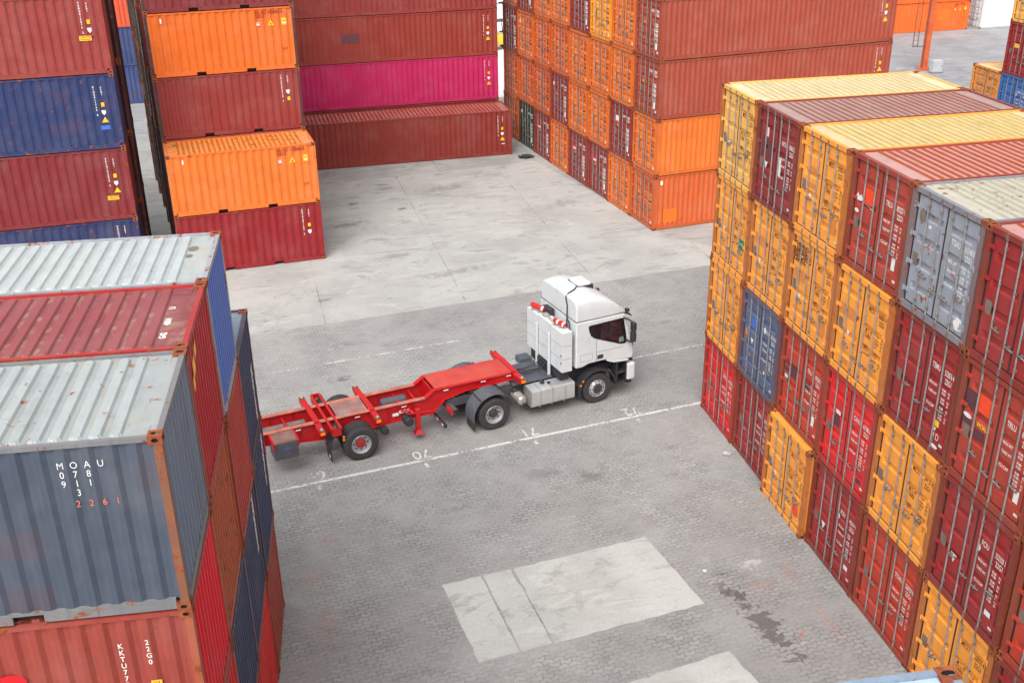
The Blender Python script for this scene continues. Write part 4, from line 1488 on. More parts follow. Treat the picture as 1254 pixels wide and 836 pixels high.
# chassis
m = MB()
for y in (-.42, .42):
    m.box(-1.25, 4.55, y - .045, y + .045, .72, .98)
for x in (-1.15, -.55, .35, 1.2, 2.0):
    m.box(x, x + .10, -.375, .375, .76, .94)
m.cyl((0, -.95, .53), (0, .95, .53), .075, 10)
m.cyl((0, -.22, .53), (0, .22, .53), .24, 14)
for y in (-.50, .50):
    m.box(-.62, .62, y - .05, y + .05, .60, .68)
    m.cyl((-.45, y, .36), (-.45, y, .62), .13, 12)
    m.cyl((.45, y, .36), (.45, y, .62), .13, 12)
m.cyl((WB, -.95, .50), (WB, .95, .50), .06, 8)
m.box(-1.30, -1.22, -.95, .95, .70, .90)
m.box(2.2, 4.5, -.40, .40, .50, .95)
m.build('chassis_frame', M['chassis'], tr)
m = MB()
m.bbox(.95, 2.34, -.62, .72, 1.00, 1.035, .01, 1)
m.box(1.55, 2.05, -.05, .42, 1.036, 1.050)
m.build('deck_plate', M['deckplate'], tr)
m = MB()
m.bbox(-.48, .48, -.46, .46, 1.02, 1.09, .03, 2)
m.cyl((.0, 0, .98), (.0, 0, 1.02), .36, 20)
m.build('fifth_wheel', M['chassis'], tr)
# drive wheels
for s in (-1, 1):
    wheel(tr, 'wheel', (0, s * 1.095, .525), .525, .30, s, M['hub'])
    wheel(tr, 'wheel', (0, s * .755, .525), .525, .30, s, M['hub'])
    wheel(tr, 'wheel', (WB, s * 1.03, .525), .525, .31, s, M['hub'], True)
    m = MB()
    arc_shell(m, (0, .525), .72, rad(20), rad(196), min(s * .60, s * 1.26), max(s * .60, s * 1.26), 22, .02, 6)
    for a in (rad(58), rad(128)):
        c, sn = cos(a), sin(a)
        m.tube([(.745 * c, s * .42, .525 + .745 * sn), (.745 * c, s * 1.27, .525 + .745 * sn)], .018, 6, 1)
    fo = m.build('mudguard', [M['fender'], M['plastic']], tr, False)
    m = MB()
    m.box(-.715, -.695, min(s * .70, s * 1.24), max(s * .70, s * 1.24), .13, .36)
    m.build('mud_flap', M['plastic'], fo)
    m = MB()
    m.bbox(-1.36, -1.30, min(s * .62, s * 1.02), max(s * .62, s * 1.02), .74, .90, .012, 2)
    tl = m.build('tail_light', M['tail'], tr)
    m = MB()
    m.box(-1.30, -1.16, min(s * .60, s * 1.04), max(s * .60, s * 1.04), .905, .925)
    m.build('light_cover', M['deckplate'], tl)
    m = MB()
    m.box(-1.64, -1.56, min(s * .25, s * 1.12), max(s * .25, s * 1.12), .42, .53)
    m.tube([(-1.22, s * .42, .78), (-1.60, s * .42, .48)], .03, 6)
    for k in range(4):
        y = s * (.36 + k * .2)
        m.face([(-1.642, y - .07, .44), (-1.642, y + .07, .44), (-1.642, y + .07, .51), (-1.642, y - .07, .51)], k % 2 + 1)
    m.build('underrun_bar', [M['plastic'], M['tail'], M['white']], tr)
# air tank ahead of the drive wheel
m = MB()
pr = [(.001, -.32), (.10, -.31), (.155, -.26), (.165, -.2), (.165, .05), (.172, .06), (.165, .07), (.165, .2), (.155, .26), (.10, .31), (.001, .32)]
m.lathe((1.02, -.83, .70), pr, 20, 0)
m.box(.85, 1.19, -.72, -.68, .86, .90, 1)
m.tube([(1.02, -1.15, .66), (1.05, -1.18, .56)], .02, 6, 1)
m.build('air_tank', [M['silver'], M['plastic']], tr, True)
# fuel tank
def tank_outline(g=0.0, n=5):
    """(y, z) outline of the tank with rounded long edges"""
    y0, y1, z0, z1, r = -1.22 - g, -.62 + g, .41 - g, .99 + g, .075
    out = []
    for cy, cz, a in ((y1 - r, z1 - r, 0), (y0 + r, z1 - r, 90), (y0 + r, z0 + r, 180), (y1 - r, z0 + r, 270)):
        for k in range(n + 1):
            t = rad(a + 90 * k / n)
            out.append((cy + r * cos(t), cz + r * sin(t)))
    return out
def tank_band(m, x0, x1, g, caps=True):
    o = tank_outline(g)
    n = len(o)
    V = [(x0, y, z) for y, z in o] + [(x1, y, z) for y, z in o]
    F = [(k, (k + 1) % n, n + (k + 1) % n, n + k) for k in range(n)]
    F += [tuple(range(n - 1, -1, -1)), tuple(range(n, 2 * n))]
    m.add(V, F)
m = MB()
tank_band(m, 1.30, 2.83, 0)
ft = m.build('fuel_tank', M['alu'], tr, True)
for x in (1.62, 2.05, 2.50):
    m = MB()
    tank_band(m, x - .034, x - .010, .005)
    tank_band(m, x + .010, x + .034, .005)
    m.cyl((x, -1.14, .34), (x, -1.14, .41), .022, 8)
    m.build('strap', M['silver'], ft, True)
m = MB()
m.cyl((2.05, -.92, .985), (2.05, -.92, 1.04), .055, 14)
m.cyl((1.86, -.82, .985), (1.86, -.82, 1.07), .075, 14)
m.cyl((1.86, -.82, 1.07), (1.80, -.74, 1.10), .04, 10)
m.build('filler_cap', M['plastic'], ft, True)
m = MB()
m.bbox(1.45, 2.7, .62, 1.2, .45, .95, .06, 3)
m.build('far_tank', M['alu'], tr, 'w')
m = MB()
m.bbox(1.86, 2.30, .72, 1.14, .96, 1.16, .04, 2)
m.build('battery_box', M['deckplate'], tr, 'w')
# gas bottle cabinets behind the cab
zb, zt = 1.40, 2.76
for k, (ya, yb, hz) in enumerate(((-1.22, -.45, 0), (-.43, .39, .03), (.41, 1.20, 0))):
    m = MB()
    dz = (zt - zb) / 3
    for q in range(3):
        m.bbox(2.36, 2.73, ya + .008, yb - .008, zb + dz * q + (.003 if q else 0), zb + dz * (q + 1) - .003 + (hz if q == 2 else 0), .010, 2)
    m.box(2.40, 2.70, ya + .03, yb - .03, zb + .05, zt - .05, 1)
    for q in (1, 2):
        m.box(2.3575, 2.3605, ya + .012, yb - .012, zb + dz * q - .007, zb + dz * q + .007, 2)
        m.box(2.38, 2.71, ya + .0065, ya + .0095, zb + dz * q - .006, zb + dz * q + .006, 2)
    cb_ = m.build('gas_cabinet', [M['cab'], M['seam'], M['seamgrey']], tr, 'w')
    m = MB()
    for z in (1.72, 1.98):
        m.box(2.345, 2.36, (ya + .03), (ya + .08), z - .03, z + .03)
    m.build('latch', M['seam'], cb_)
for y in (-.44, .40):
    m = MB()
    m.bbox(2.27, 2.345, y - .04, y + .04, 1.02, 2.50, .008, 1)
    m.build('cabinet_post', M['cab'], tr)
m = MB()
m.box(2.30, 2.36, -.42, .38, 1.05, 1.36)
m.box(2.40, 2.72, -1.0, 1.0, 1.05, 1.38)
m.build('cabinet_carrier', M['plastic'], tr)
for (p, q) in (((2.42, .98, 2.93), (2.60, .42, 2.91)), ((2.50, -.42, 2.90), (2.62, -.94, 2.88))):
    P, Q = Vector(p), Vector(q)
    m = MB()
    L_v = Q - P
    st = [(0, .06, 0), (.06, .085, 0), (.14, .085, 0), (.78, .085, 0), (.84, .085, 1), (.90, .08, 1), (.94, .07, 0), (1.0, .05, 0)]
    for (fa, ra, ma), (fb, rb_, mb2) in zip(st, st[1:]):
        m.cyl(P + L_v * fa, P + L_v * fb, ra, 14, ma, rb_)
    if p[1] < 0:
        m.cyl(P + L_v * .35, P + L_v * .50, .087, 14, 1)
    gc = m.build('gas_cylinder', [M['tail'], M['white']], tr, True)
    m = MB()
    for f in (.22, .72):
        c_ = P + L_v * f
        m.box(c_.x - .10, c_.x + .10, c_.y - .02, c_.y + .02, zt, c_.z - .05)
    m.build('bracket', M['silver'], gc)
m = MB()
m.bbox(2.44, 2.62, .10, .30, 2.79, 2.88, .02, 1)
m.tube([(2.5, -.3, 2.79), (2.5, -.1, 2.86), (2.55, .12, 2.84)], .03, 6)
m.build('valve_block', M['silver'], tr)
m = MB()
m.bbox(2.62, 2.82, .15, .62, 2.62, 3.0, .03, 2)
for k in range(7):
    m.box(2.615, 2.625, .19 + k * .06, .21 + k * .06, 2.68, 2.95)
m.build('air_intake', M['plastic'], tr)
# cab
xr, xf = 2.86, 4.92
m = MB()
m.prism([(xr, 1.42), (3.12, 1.42), (3.35, 1.50), (4.02, 1.50), (4.25, 1.40), (4.80, 1.36), (4.98, 1.36), (5.00, 1.62), (4.94, 1.98), (4.62, 3.0), (xr, 3.0)], -1.215, 1.215, .05, 3)
cabo = m.build('cab_body', M['cab'], tr, 'w')
m = MB()
for s in (-1, 1):
    y0, y1 = (-1.2185, -1.2155) if s < 0 else (1.2155, 1.2185)
    m.box(3.60, 3.612, y0, y1, 1.50, 2.42)
    m.box(3.612, 4.60, y0, y1, 1.845, 1.853)
    for a, b in (((3.02, 1.62), (3.46, 1.62)), ((3.02, 1.86), (3.46, 1.86))):
        m.box(a[0], b[0], y0, y1, a[1], a[1] + .006)
    m.box(3.02, 3.026, y0, y1, 1.62, 1.86)
    m.box(3.455, 3.461, y0, y1, 1.62, 1.86)
m.build('door_gap', M['seam'], cabo)
m = MB()
m.prism([(4.0, 1.455), (4.25, 1.35), (4.80, 1.30), (4.80, 1.36), (4.25, 1.42), (4.02, 1.52)], -1.232, 1.232, .012, 1)
m.build('sill_trim', M['cab'], cabo)
for s in (-1, 1):
    # side window: dark surround, glass set on it
    out = [(3.30, 2.80), (3.36, 2.83), (4.52, 2.86), (4.58, 2.82), (4.66, 2.40), (4.72, 2.02), (4.66, 1.95), (4.46, 1.97), (3.52, 2.36), (3.40, 2.46), (3.33, 2.62)]
    gl = [(3.68, 2.78), (4.45, 2.80), (4.55, 2.40), (4.58, 2.13), (4.40, 2.08), (3.66, 2.36)]
    ya = s * 1.2155
    m = MB()
    P1 = [(x, ya + s * .010, z) for x, z in out]
    P0 = [(x, ya, z) for x, z in out]
    m.face(P1 if s < 0 else P1[::-1])
    for k in range(len(out)):
        j = (k + 1) % len(out)
        m.face([P0[k], P0[j], P1[j], P1[k]])
    sw = m.build('side_window', M['winblack'], cabo)
    m = MB()
    G1 = [(x, ya + s * .014, z) for x, z in gl]
    m.face(G1 if s < 0 else G1[::-1])
    m.build('glass', M['glass'], sw)
    m = MB()
    m.face([(x, ya + s * .0155, z) for x, z in ((4.42, 2.03), (4.60, 2.05), (4.58, 2.22), (4.42, 2.21))])
    m.build('kerb_mirror', M['kerb'], sw)
    m = MB()
    for (x0, x1, z0, z1) in ((3.74, 3.96, 2.36, 2.62), (4.02, 4.18, 2.30, 2.66)):
        m.face([(x, ya + s * .0145, z) for x, z in ((x0, z0), (x1, z0), (x1 - .03, z1), (x0 + .03, z1))])
    m.build('seat', M['interior'], sw)
    m = MB()
    m.bbox(3.64, 3.86, min(s * 1.21, s * 1.222), max(s * 1.21, s * 1.222), 1.60, 1.74, .004, 1)
    m.build('door_handle', M['plastic'], cabo)
    # mirrors
    m = MB()
    m.tube([(4.55, s * 1.16, 2.86), (4.66, s * 1.34, 2.84), (4.78, s * 1.46, 2.74)], .032, 8)
    m.tube([(4.68, s * 1.20, 2.08), (4.76, s * 1.38, 2.04), (4.80, s * 1.46, 2.10)], .032, 8)
    m.bbox(4.72, 4.86, s * 1.48 - .10, s * 1.48 + .10, 2.10, 2.44, .035, 3)
    m.bbox(4.72, 4.86, s * 1.48 - .10, s * 1.48 + .10, 2.46, 2.76, .035, 3)
    m.build('mirror', M['plastic'], tr, 'w')
    # front wheel arch with steps
    m = MB()
    arc_shell(m, (WB, .53), .70, rad(8), rad(196), min(s * .90, s * 1.235), max(s * .90, s * 1.235), 20, .06)
    m.bbox(2.98, 3.08, min(s * .88, s * 1.20), max(s * .88, s * 1.20), .36, .80, .02, 1)
    wa = m.build('wheel_arch', M['plastic'], tr, False)
    m = MB()
    for (x, z) in ((3.13, .93), (3.04, .80)):
        m.cyl((x, s * 1.236, z), (x, s * 1.246, z), .035, 10)
    m.build('side_marker', M['amber'], wa)
    m = MB()
    x0, x1 = 4.36, 4.76
    ya, yb = s * .85, s * 1.215
    lo, hi = min(ya, yb), max(ya, yb)
    for z in (.50, .88):
        m.bbox(x0, x1, lo, hi, z, z + .07, .015, 1)
    m.box(x0 + .01, x0 + .05, lo, hi, .52, 1.34)
    m.box(x1 - .05, x1 - .01, lo, hi, .52, 1.34)
    m.box(x0 + .05, x1 - .05, s * .85 - .01, s * .85 + .01, .52, 1.34)
    m.box(x0 + .05, x1 - .05, lo, hi, 1.29, 1.345)
    m.build('entry_step', M['plastic'], tr)
    m = MB()
    m.bbox(5.02, 5.10, min(s * .72, s * 1.10), max(s * .72, s * 1.10), .74, .98, .02, 2)
    m.build('headlight', M['clear'], tr, True)
m = MB()
for k, (y, sag) in enumerate(((-.16, .16), (.0, .22), (.16, .12))):
    pts = [(2.34, y, 1.36), (2.15, y * 1.1, 1.30 - sag), (1.7, y * 1.2, 1.10), (1.35, y * .8, 1.10 + sag * .6), (1.08, y * .6, 1.24)]
    m.tube(pts, .018, 6)
m.build('air_hose', M['plastic'], tr)
m = MB()
m.bbox(4.995, 5.005, -.26, .26, .72, .83, .002, 1)
m.build('number_plate', M['white'], tr)
# windscreen, grille, bumper
m = MB()
m.face([(4.966, -1.12, 2.02), (4.966, 1.12, 2.02), (4.680, 1.08, 2.90), (4.680, -1.08, 2.90)])
m.build('windscreen', M['glass'], cabo)
m = MB()
m.bbox(4.98, 5.04, -1.12, 1.12, 1.20, 1.90, .02, 2)
for k in range(5):
    m.box(5.041, 5.050, -.95, .95, 1.28 + k * .12, 1.33 + k * .12)
m.build('grille', M['plastic'], tr)
m = MB()
m.bbox(4.78, 5.10, -1.215, 1.215, .56, 1.17, .07, 3)
m.build('bumper', M['cab'], tr, 'w')
m = MB()
m.bbox(4.86, 5.04, -1.1, 1.1, .40, .57, .02, 1)
m.build('air_dam', M['plastic'], tr)
# roof fairing
def fairing():
    m = MB()
    secs = []
    for x, h, wb_, wt_ in ((2.885, .62, 1.15, .84), (2.925, .68, 1.18, .90), (3.30, .73, 1.19, .93), (3.62, .71, 1.19, .93), (3.92, .61, 1.19, .92), (4.18, .47, 1.185, .92), (4.40, .30, 1.17, .92), (4.56, .15, 1.15, .94), (4.68, .05, 1.11, .98)):
        z = 3.03
        pts = [(-wb_, z), (-wb_ * .995, z + h * .40), (-wb_ * .985, z + h * .72), (-wb_ * .955, z + h * .86), (-wb_ * .895, z + h * .95), (-wb_ * .80, z + h * .99), (-wb_ * .45, z + h * 1.02), (0, z + h * 1.03)]
        pts = pts + [(-a, b) for a, b in pts[-2::-1]]
        secs.append([(x, a, b) for a, b in pts])
    n = len(secs[0])
    for A, B in zip(secs, secs[1:]):
        for k in range(n - 1):
            m.face([A[k], A[k + 1], B[k + 1], B[k]][::-1])
    m.face(secs[0])
    m.face(secs[-1][::-1])
    return m
fo = fairing().build('roof_fairing', M['cab'], tr, True, crease=30)
m = MB()
m.bbox(2.86, 4.66, -1.2, 1.2, 3.000, 3.035, .012, 2)
m.build('roof_lip', M['leaves'], fo)
m = MB()
m.bbox(3.46, 3.98, -.26, .42, 3.58, 3.88, .12, 5)
ac = m.build('roof_cooler', M['cab'], tr, 'w')
m = MB()
m.bbox(3.44, 4.0, -.28, .44, 3.58, 3.785, .02, 1)
m.build('base_seal', M['plastic'], ac)
m = MB()
m.tube([(3.43, -.20, 3.785), (3.22, -.42, 3.795), (2.96, -.50, 3.745), (2.86, -.52, 3.62), (2.87, -.60, 3.4), (2.83, -.66, 3.0), (2.79, -.72, 2.80), (2.79, -.72, 2.2)], .022, 8)
m.tube([(2.83, -.66, 3.0), (2.80, -.86, 2.92), (2.79, -.92, 2.6)], .018, 6)
m.build('cable', M['plastic'], tr)
m = MB()
pr = [(4.66, 3.02), (4.86, 2.92), (4.96, 2.82), (4.95, 2.78), (4.84, 2.86), (4.64, 2.95)]
m.prism(pr, -1.10, 1.10, .01, 1)
for y in (-.95, .95):
    m.bbox(4.80, 4.93, y - .07, y + .07, 2.92, 3.02, .03, 2, 1)
m.build('sun_visor', [M['plastic'], M['plastic']], tr)

# ------------------------------------------------------------------ red skeletal trailer (origin under the middle bolster)
tl_ = empty('skeletal_trailer', (-10.63, .48, .004), rad(12.75), 'empty red skeletal container trailer with gooseneck, coupled to the white truck', 'trailer')
RED = M['redpaint']
# two main beams
for s in (-1, 1):
    y = s * .49
    m = MB()
    top = [(-3.42, 1.19), (1.70, 1.19), (2.02, 1.40), (4.72, 1.42)]
    bot = [(-3.42, .86), (-2.0, .66), (-1.3, .58), (1.15, .66), (1.95, .64), (2.35, 1.02), (3.0, 1.16), (4.72, 1.20)]
    web = top + bot[::-1]
    m.prism(web, y - .008, y + .008)
    # flanges
    def flange(pts, dz, hw, mi):
        for (xa, za), (xb, zb2) in zip(pts, pts[1:]):
            V = [(xa, y - hw, za), (xb, y - hw, zb2), (xb, y + hw, zb2), (xa, y + hw, za),
                 (xa, y - hw, za + dz), (xb, y - hw, zb2 + dz), (xb, y + hw, zb2 + dz), (xa, y + hw, za + dz)]
            m.add(V, [(3, 2, 1, 0), (4, 5, 6, 7), (0, 1, 5, 4), (1, 2, 6, 5), (2, 3, 7, 6), (3, 0, 4, 7)], mi)
    flange(top[:2], .018, .085, 1)
    flange(top[1:], .018, .085, 0)
    flange(bot, -.016, .075, 0)
    for x in (-2.9, -2.2, -1.0, .5, 1.3):
        m.box(x, x + .012, y - .07, y + .07, .80 if x < -1.5 else .66, 1.185)
    bm_ = m.build('main_beam', [RED, M['rubbed']], tl_)
    m = MB()
    for x in (-2.35, -.55, .92, 2.30, 3.55, 4.42):
        z = 1.09 if x < 2 else (1.33 if x < 3 else 1.345)
        yy = s * (.5 + .0)
        m.box(x, x + .16, s * .575 - .004 if s > 0 else s * .575 - .004, s * .575 + .004 if s > 0 else s * .575 + .004, z, z + .035)
    m.build('reflector', M['white'], bm_)
m = MB()
for x in (-2.55, -.98, .95, 1.45, 1.98):
    m.box(x, x + .06, -.48, .48, .98, 1.08)
m.box(-3.44, -3.36, -1.15, 1.15, .88, 1.19)
m.box(1.96, 2.02, -.48, .48, .80, 1.36)
m.box(4.66, 4.74, -.48, .48, 1.20, 1.40)
m.build('cross_member', RED, tl_)
m = MB()
m.box(-3.3, -1.9, .05, .12, .96, .99)
m.box(-3.3, -1.9, .18, .22, .96, .99)
m.tube([(-3.3, -.25, .95), (-2.0, -.22, .95), (-1.0, -.2, .92), (.3, -.15, .9)], .02, 6, 1)
m.build('air_line', [M['rod'], M['plastic']], tl_)
# bolsters with twistlocks
def bolster(x, z, wd, half=1.2):
    m = MB()
    for s in (-1, 1):
        lo, hi = min(s * .575, s * half), max(s * .575, s * half)
        V = [(x - wd, s * .575, z - .26), (x + wd, s * .575, z - .26), (x + wd, s * half, z - .12), (x - wd, s * half, z - .12)]
        U = [(x - wd, s * .575, z), (x + wd, s * .575, z), (x + wd, s * half, z), (x - wd, s * half, z)]
        m.add(V + U, [(3, 2, 1, 0), (4, 5, 6, 7), (0, 1, 5, 4), (1, 2, 6, 5), (2, 3, 7, 6), (3, 0, 4, 7)])
    m.box(x - wd, x + wd, -.574, .574, z - .02 + .035, z + .03)
    b = m.build('bolster', RED, tl_)
    for s in (-1, 1):
        m = MB()
        m.bbox(x - wd * .95, x + wd * .95, s * (half - .10) - .085, s * (half - .10) + .085, z - .01, z + .022, .01, 1)
        m.cyl((x, s * (half - .10), z + .022), (x, s * (half - .10), z + .05), .045, 10, 1)
        m.cyl((x, s * (half - .10), z + .05), (x, s * (half - .10), z + .085), .055, 10, 1, .02)
        m.build('twistlock', [M['casting'], M['rod']], b, False)
        m = MB()
        m.bbox(x - wd * .8, x + wd * .8, s * (half + .01) - .02, s * (half + .01) + .02, z - .10, z - .02, .01, 1)
        m.build('side_marker', M['amber'], b)
    return b
bolster(0, 1.215, .085)
bolster(-1.70, 1.215, .085)
bolster(4.72, 1.445, .085)
# open channel bolster
m = MB()
for dx in (-.125, .125):
    for s in (-1, 1):
        m.box(-1.28 + dx - .012, -1.28 + dx + .012, min(s * .575, s * 1.2), max(s * .575, s * 1.2), .99, 1.215)
        m.box(-1.28 + dx - .035, -1.28 + dx + .035, min(s * .40, s * 1.2), max(s * .40, s * 1.2), 1.216, 1.232)
    m.box(-1.28 + dx - .04, -1.28 + dx + .04, -.40, .40, 1.214, 1.232)
for s in (-1, 1):
    m.box(-1.40, -1.16, s * 1.2 - .012, s * 1.2 + .012, .99, 1.232)
    m.box(-1.393, -1.167, min(s * .6, s * 1.18), max(s * .6, s * 1.18), .99, 1.01)
cbn = m.build('channel_bolster', RED, tl_)
for s in (-1, 1):
    m = MB()
    m.cyl((-1.28, s * .98, 1.01), (-1.28, s * .98, 1.18), .05, 10)
    m.box(-1.34, -1.22, s * .80 - .04, s * .80 + .04, 1.01, 1.08)
    m.build('folded_twistlock', M['casting'], cbn)
# plates
m = MB()
m.box(2.04, 4.64, -.50, .50, 1.424, 1.444)
m.build('gooseneck_deck', M['redworn'], tl_)
m = MB()
m.box(-1.05, -.10, -.42, .42, 1.185, 1.205)
m.build('axle_deck', M['greyplate'], tl_)
# air tanks
m = MB()
pr = [(.001, -.42), (.12, -.40), (.15, -.36), (.15, .36), (.12, .40), (.001, .42)]
V0 = MB(); V0.lathe((0, 0, 0), pr, 18)
m.add([(p[1] + .88, p[0] + .10, p[2] + 1.0) for p in V0.v], V0.f)
m.build('air_tank', M['boxdark'], tl_, True)
m = MB()
pr = [(.001, -.22), (.12, -.21), (.15, -.16), (.15, -.02), (.14, 0), (.15, .02), (.15, .16), (.12, .21), (.001, .22)]
V0 = MB(); V0.lathe((0, 0, 0), pr, 18)
m.add([(p[0] + 1.03, p[1] - .78, p[2] + .74) for p in V0.v], V0.f)
m.build('air_tank', M['plastic'], tl_, True)
m = MB()
V0 = MB(); V0.lathe((0, 0, 0), [(.001, -.15), (.10, -.15), (.12, -.10), (.12, 0), (.09, .04), (.12, .06), (.11, .14), (.001, .15)], 16)
for s in (-1, 1):
    m2 = MB()
    m2.add([(p[0] + .20, p[1] + s * 1.02, p[2] + .72) for p in V0.v], V0.f)
    m2.build('brake_chamber', M['plastic'], tl_, True)
# support legs
for s in (-1, 1):
    m = MB()
    m.bbox(1.26, 1.42, s * .80 - .07, s * .80 + .07, .42, 1.06, .015, 1)
    m.bbox(1.285, 1.395, s * .80 - .05, s * .80 + .05, .30, .43, .008, 1)
    m.add([(1.19, s * .80 - .14, .24), (1.49, s * .80 - .14, .24), (1.49, s * .80 + .14, .24), (1.19, s * .80 + .14, .24),
           (1.28, s * .80 - .05, .36), (1.40, s * .80 - .05, .36), (1.40, s * .80 + .05, .36), (1.28, s * .80 + .05, .36)],
          [(3, 2, 1, 0), (4, 5, 6, 7), (0, 1, 5, 4), (1, 2, 6, 5), (2, 3, 7, 6), (3, 0, 4, 7)])
    m.box(1.30, 1.36, min(s * .5, s * .75), max(s * .5, s * .75), .86, .94)
    m.tube([(.90, s * .56, 1.02), (1.05, s * .86, .98), (1.9, s * .84, .90), (2.2, s * .60, .98)], .022, 6)
    m.tube([(1.12, s * .56, 1.04), (1.22, s * .86, .97)], .022, 6)
    m.tube([(1.00, s * .56, 1.03), (1.22, s * .86, .97)], .018, 6)
    m.build('support_leg', RED, tl_)
# axle, wheels, mudguards
m = MB()
m.cyl((-.58, -.95, .525), (-.58, .95, .525), .075, 10)
for s in (-1, 1):
    m.box(-1.15, .20, s * .44 - .04, s * .44 + .04, .50, .58)
    m.cyl((-.95, s * .44, .40), (-.95, s * .44, .62), .13, 12)
    m.box(.10, .22, s * .44 - .05, s * .44 + .05, .46, .72)
m.build('axle', M['chassis'], tl_)
for s in (-1, 1):
    wheel(tl_, 'wheel', (-.58, s * 1.085, .525), .525, .29, s, M['redhub'])
    wheel(tl_, 'wheel', (-.58, s * .755, .525), .525, .29, s, M['redhub'])
    m = MB()
    arc_shell(m, (-.72, .50), .80, rad(118), rad(186), min(s * .66, s * 1.16), max(s * .66, s * 1.16), 12, .03)
    gd = m.build('mudguard', M['plastic'], tl_)
    m = MB()
    m.box(-1.50, -1.475, min(s * .68, s * 1.12), max(s * .68, s * 1.12), .12, .50)
    m.build('mud_flap', M['plastic'], gd)
    m = MB()
    m.disc = None
    m.cyl((-1.505, s * .98, .25), (-1.502, s * .98, .25), .06, 12)
    m.build('flap_emblem', M['white'], gd)
    m = MB()
    m.cyl((-1.10, s * 1.20, .92), (-1.10, s * 1.235, .92), .035, 10)
    m.cyl((-1.10, s * 1.20, .82), (-1.10, s * 1.235, .82), .035, 10)
    m.build('marker_lamp', M['amber'], tl_)
# tool box
m = MB()
m.bbox(-3.14, -2.44, -1.20, -.62, .62, 1.16, .015, 1)
tb = m.build('tool_box', M['boxdark'], tl_)
m = MB()
m.box(-3.15, -2.43, -1.19, -.57, 1.162, 1.182)
m.build('lid', M['boxlid'], tb)
m = MB()
for x in (-3.16, -2.45):
    m.prism([(x, 1.19), (x + .05, 1.19), (x + .05, 1.00), (x, 1.00)], -1.24, -.50)
m.build('bracket', RED, tb)
m = MB()
d = Decal().frame((0, -1.2025, 0), (1, 0, 0), (0, 0, 1))
d.poly([(-2.86, .96), (-2.72, .98), (-2.66, .95), (-2.74, .93), (-2.84, .93)], 1)
d.poly([(-2.76, .80), (-2.70, .82), (-2.69, .76), (-2.74, .77)], 0)
d.build('scuff_mark', [M['redpatch'], M['bluepatch']], tb)
d = Decal().frame((0, -.5755, 0), (1, 0, 0), (0, 0, 1))
d.rect(.62, .84, .82, .95, 0)
d.rect(.84, .90, 1.16, 1.00, 0)
d.rect(.88, .93, 1.12, .97, 1, .001)
d.build('data_plate', [M['white'], M['redpatch']], tl_)
# tail lamps
for s in (-1, 1):
    m = MB()
    m.bbox(-3.48, -3.44, s * .85 - .18, s * .85 + .18, .95, 1.10, .01, 1)
    m.build('tail_light', M['tail'], tl_)

# ------------------------------------------------------------------ mast, cabinet, debris
M['mast'] = plain_mat('orange_mast_paint', rgb(200, 92, 50), .5, 0, .15, .3, RUST, 3)
M['cabgrey'] = plain_mat('pale_grey_enamel', rgb(176, 178, 178), .5, 0, .08, .15, rgb(130, 124, 116), 4)
M['wire'] = plain_mat('brown_steel', rgb(108, 70, 56), .6, .2, .2)
mt = empty('steel_mast', (36.0, 46.6, 0), .05, 'tall orange steel mast with a thin ladder, foot beside a pale cabinet', 'mast')
m = MB()
m.bbox(-.19, .19, -.22, .22, 0, 17.0, .03, 1)
for z in (3.4, 6.8, 10.2, 13.6):
    m.box(-.205, .205, -.235, .235, z - .06, z + .06)
m.bbox(-.45, .45, -.45, .45, 0, .10, .02, 1)
m.build('pole', M['mast'], mt)
m = MB()
for x in (-1.35, -.95):
    m.tube([(x, -.2, 1.8), (x, -.2, 16.0)], .03, 6)
m.tube([(-.42, -.3, .2), (-.44, -.3, 16.0)], .035, 6)
for k in range(40):
    z = 1.9 + k * .35
    m.tube([(-1.35, -.2, z), (-.95, -.2, z)], .012, 5)
for z in (1.8, 6.0, 10.2, 14.4):
    m.tube([(-1.35, -.2, z), (-.24, -.2, z)], .03, 5)
m.build('ladder', M['wire'], mt)
cbx = empty('electric_cabinet', (36.15, 45.2, 0), .05, 'small pale grey cabinet standing at the foot of the orange mast', 'cabinet')
m = MB()
m.bbox(-.42, .42, -.25, .25, .06, .95, .03, 2)
m.build('case', M['cabgrey'], cbx)
m = MB()
m.box(-.36, .36, -.262, -.252, .14, .88)
dd = m.build('door', M['cabgrey'], cbx)
m = MB()
m.bbox(.26, .31, -.285, -.262, .46, .60, .008, 1)
m.build('handle', M['seam'], dd)
m = MB()
m.box(-.46, .46, -.29, .29, 0, .06)
m.build('plinth', M['leaves'], cbx)

# white boxes and a yellow loader glimpsed through the slit between the two rows
for k in range(3):
    container((6.2, 73.5, k * T), .10, rgb(232, 234, 230), 'white container seen in the slit beyond the pink one, %s' % LEV[k], 'white containers in the slit', waves=24, wear=.08, roof=rgb(226, 226, 222), frame=rgb(190, 190, 186))
yl = empty('forklift', (6.35, 64.2, 0), .3, 'yellow forklift seen only in the slit beside the wall of orange doors', 'forklift')
M['ylw'] = plain_mat('yellow_machine_paint', rgb(236, 190, 60), .45, 0, .1, .1, rgb(120, 90, 50), 5)
m = MB()
m.bbox(-1.2, 1.2, -.65, .65, .45, 1.25, .08, 2)
m.bbox(-1.45, -.9, -.62, .62, .55, 1.55, .10, 3)
m.build('body', M['ylw'], yl, True)
m = MB()
for x in (-.75, .75):
    for y in (-.55, .55):
        m.tube([(x, y, 1.2), (x * .85, y, 2.35)], .04, 6)
m.box(-.72, .72, -.6, .6, 2.35, 2.42)
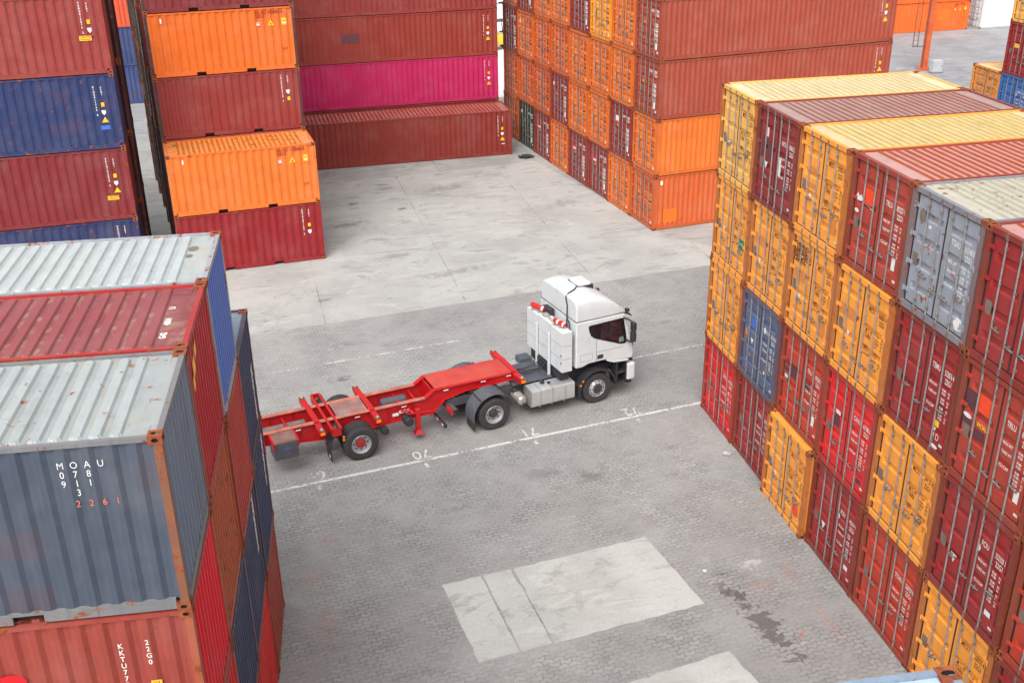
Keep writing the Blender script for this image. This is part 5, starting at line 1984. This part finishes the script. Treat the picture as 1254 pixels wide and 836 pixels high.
m.build('roll_cage', M['plastic'], yl)
m = MB()
for y in (-.3, .3):
    m.box(1.28, 1.42, y - .06, y + .06, .1, 3.2)
for z in (.4, 1.7, 3.1):
    m.box(1.29, 1.41, -.3, .3, z, z + .1)
m.build('lift_mast', M['plastic'], yl)
m = MB()
for y in (-.3, .3):
    m.box(1.43, 2.5, y - .06, y + .06, .12, .17)
m.build('forks', M['chassis'], yl)
for x in (-.85, .85):
    for s in (-1, 1):
        wheel(yl, 'wheel', (x, s * .62, .38), .38, .24, s, M['hub'])

# crumpled black rag on the slab
def lump(name, c, sx, sy, sz, mat, label, cat, seed, n=3):
    b = bmesh.new()
    bmesh.ops.create_icosphere(b, subdivisions=n, radius=1)
    rnd = random.Random(seed)
    ph = [rnd.uniform(0, 6) for _ in range(6)]
    for v in b.verts:
        p = v.co
        k = 1 + .28 * sin(p.x * 4 + ph[0]) * sin(p.y * 5 + ph[1]) + .2 * sin(p.x * 9 + ph[2]) * cos(p.y * 8 + ph[3])
        v.co = Vector((p.x * sx * k, p.y * sy * k, max(0.0, (p.z * .5 + .5) * sz * (1 + .5 * sin(p.x * 6 + ph[4]) * sin(p.y * 7 + ph[5])))))
    m = MB()
    b.verts.index_update()
    m.bm(b)
    o = m.build(name, mat, None, True)
    o.location = c
    tag(o, label, cat)
    return o
lump('rag', (1.05, 30.1, .008), .42, .24, .16, M['gasket'], 'crumpled black rag lying on the concrete near the dark green container', 'rag', 4)
lump('stone', (-.35, -3.05, .004), .13, .10, .11, plain_mat('pale_stone', rgb(170, 166, 160), .8), 'pale grey stone on the pavers beside the red container doors', 'stone', 9, 2)
lump('litter_scrap', (-3.03, -8.16, .004), .045, .04, .03, M['white'], 'tiny white scrap lying on the pavers near the dark stain', 'litter', 2, 2)
lump('litter_scrap', (-1.75, -10.9, .004), .05, .03, .02, M['orangepatch'], 'tiny orange scrap lying on the pavers by the rust marks', 'litter', 3, 2)
for nm in [o for o in bpy.data.objects if o.type == 'CURVE']:
    bpy.data.objects.remove(nm)
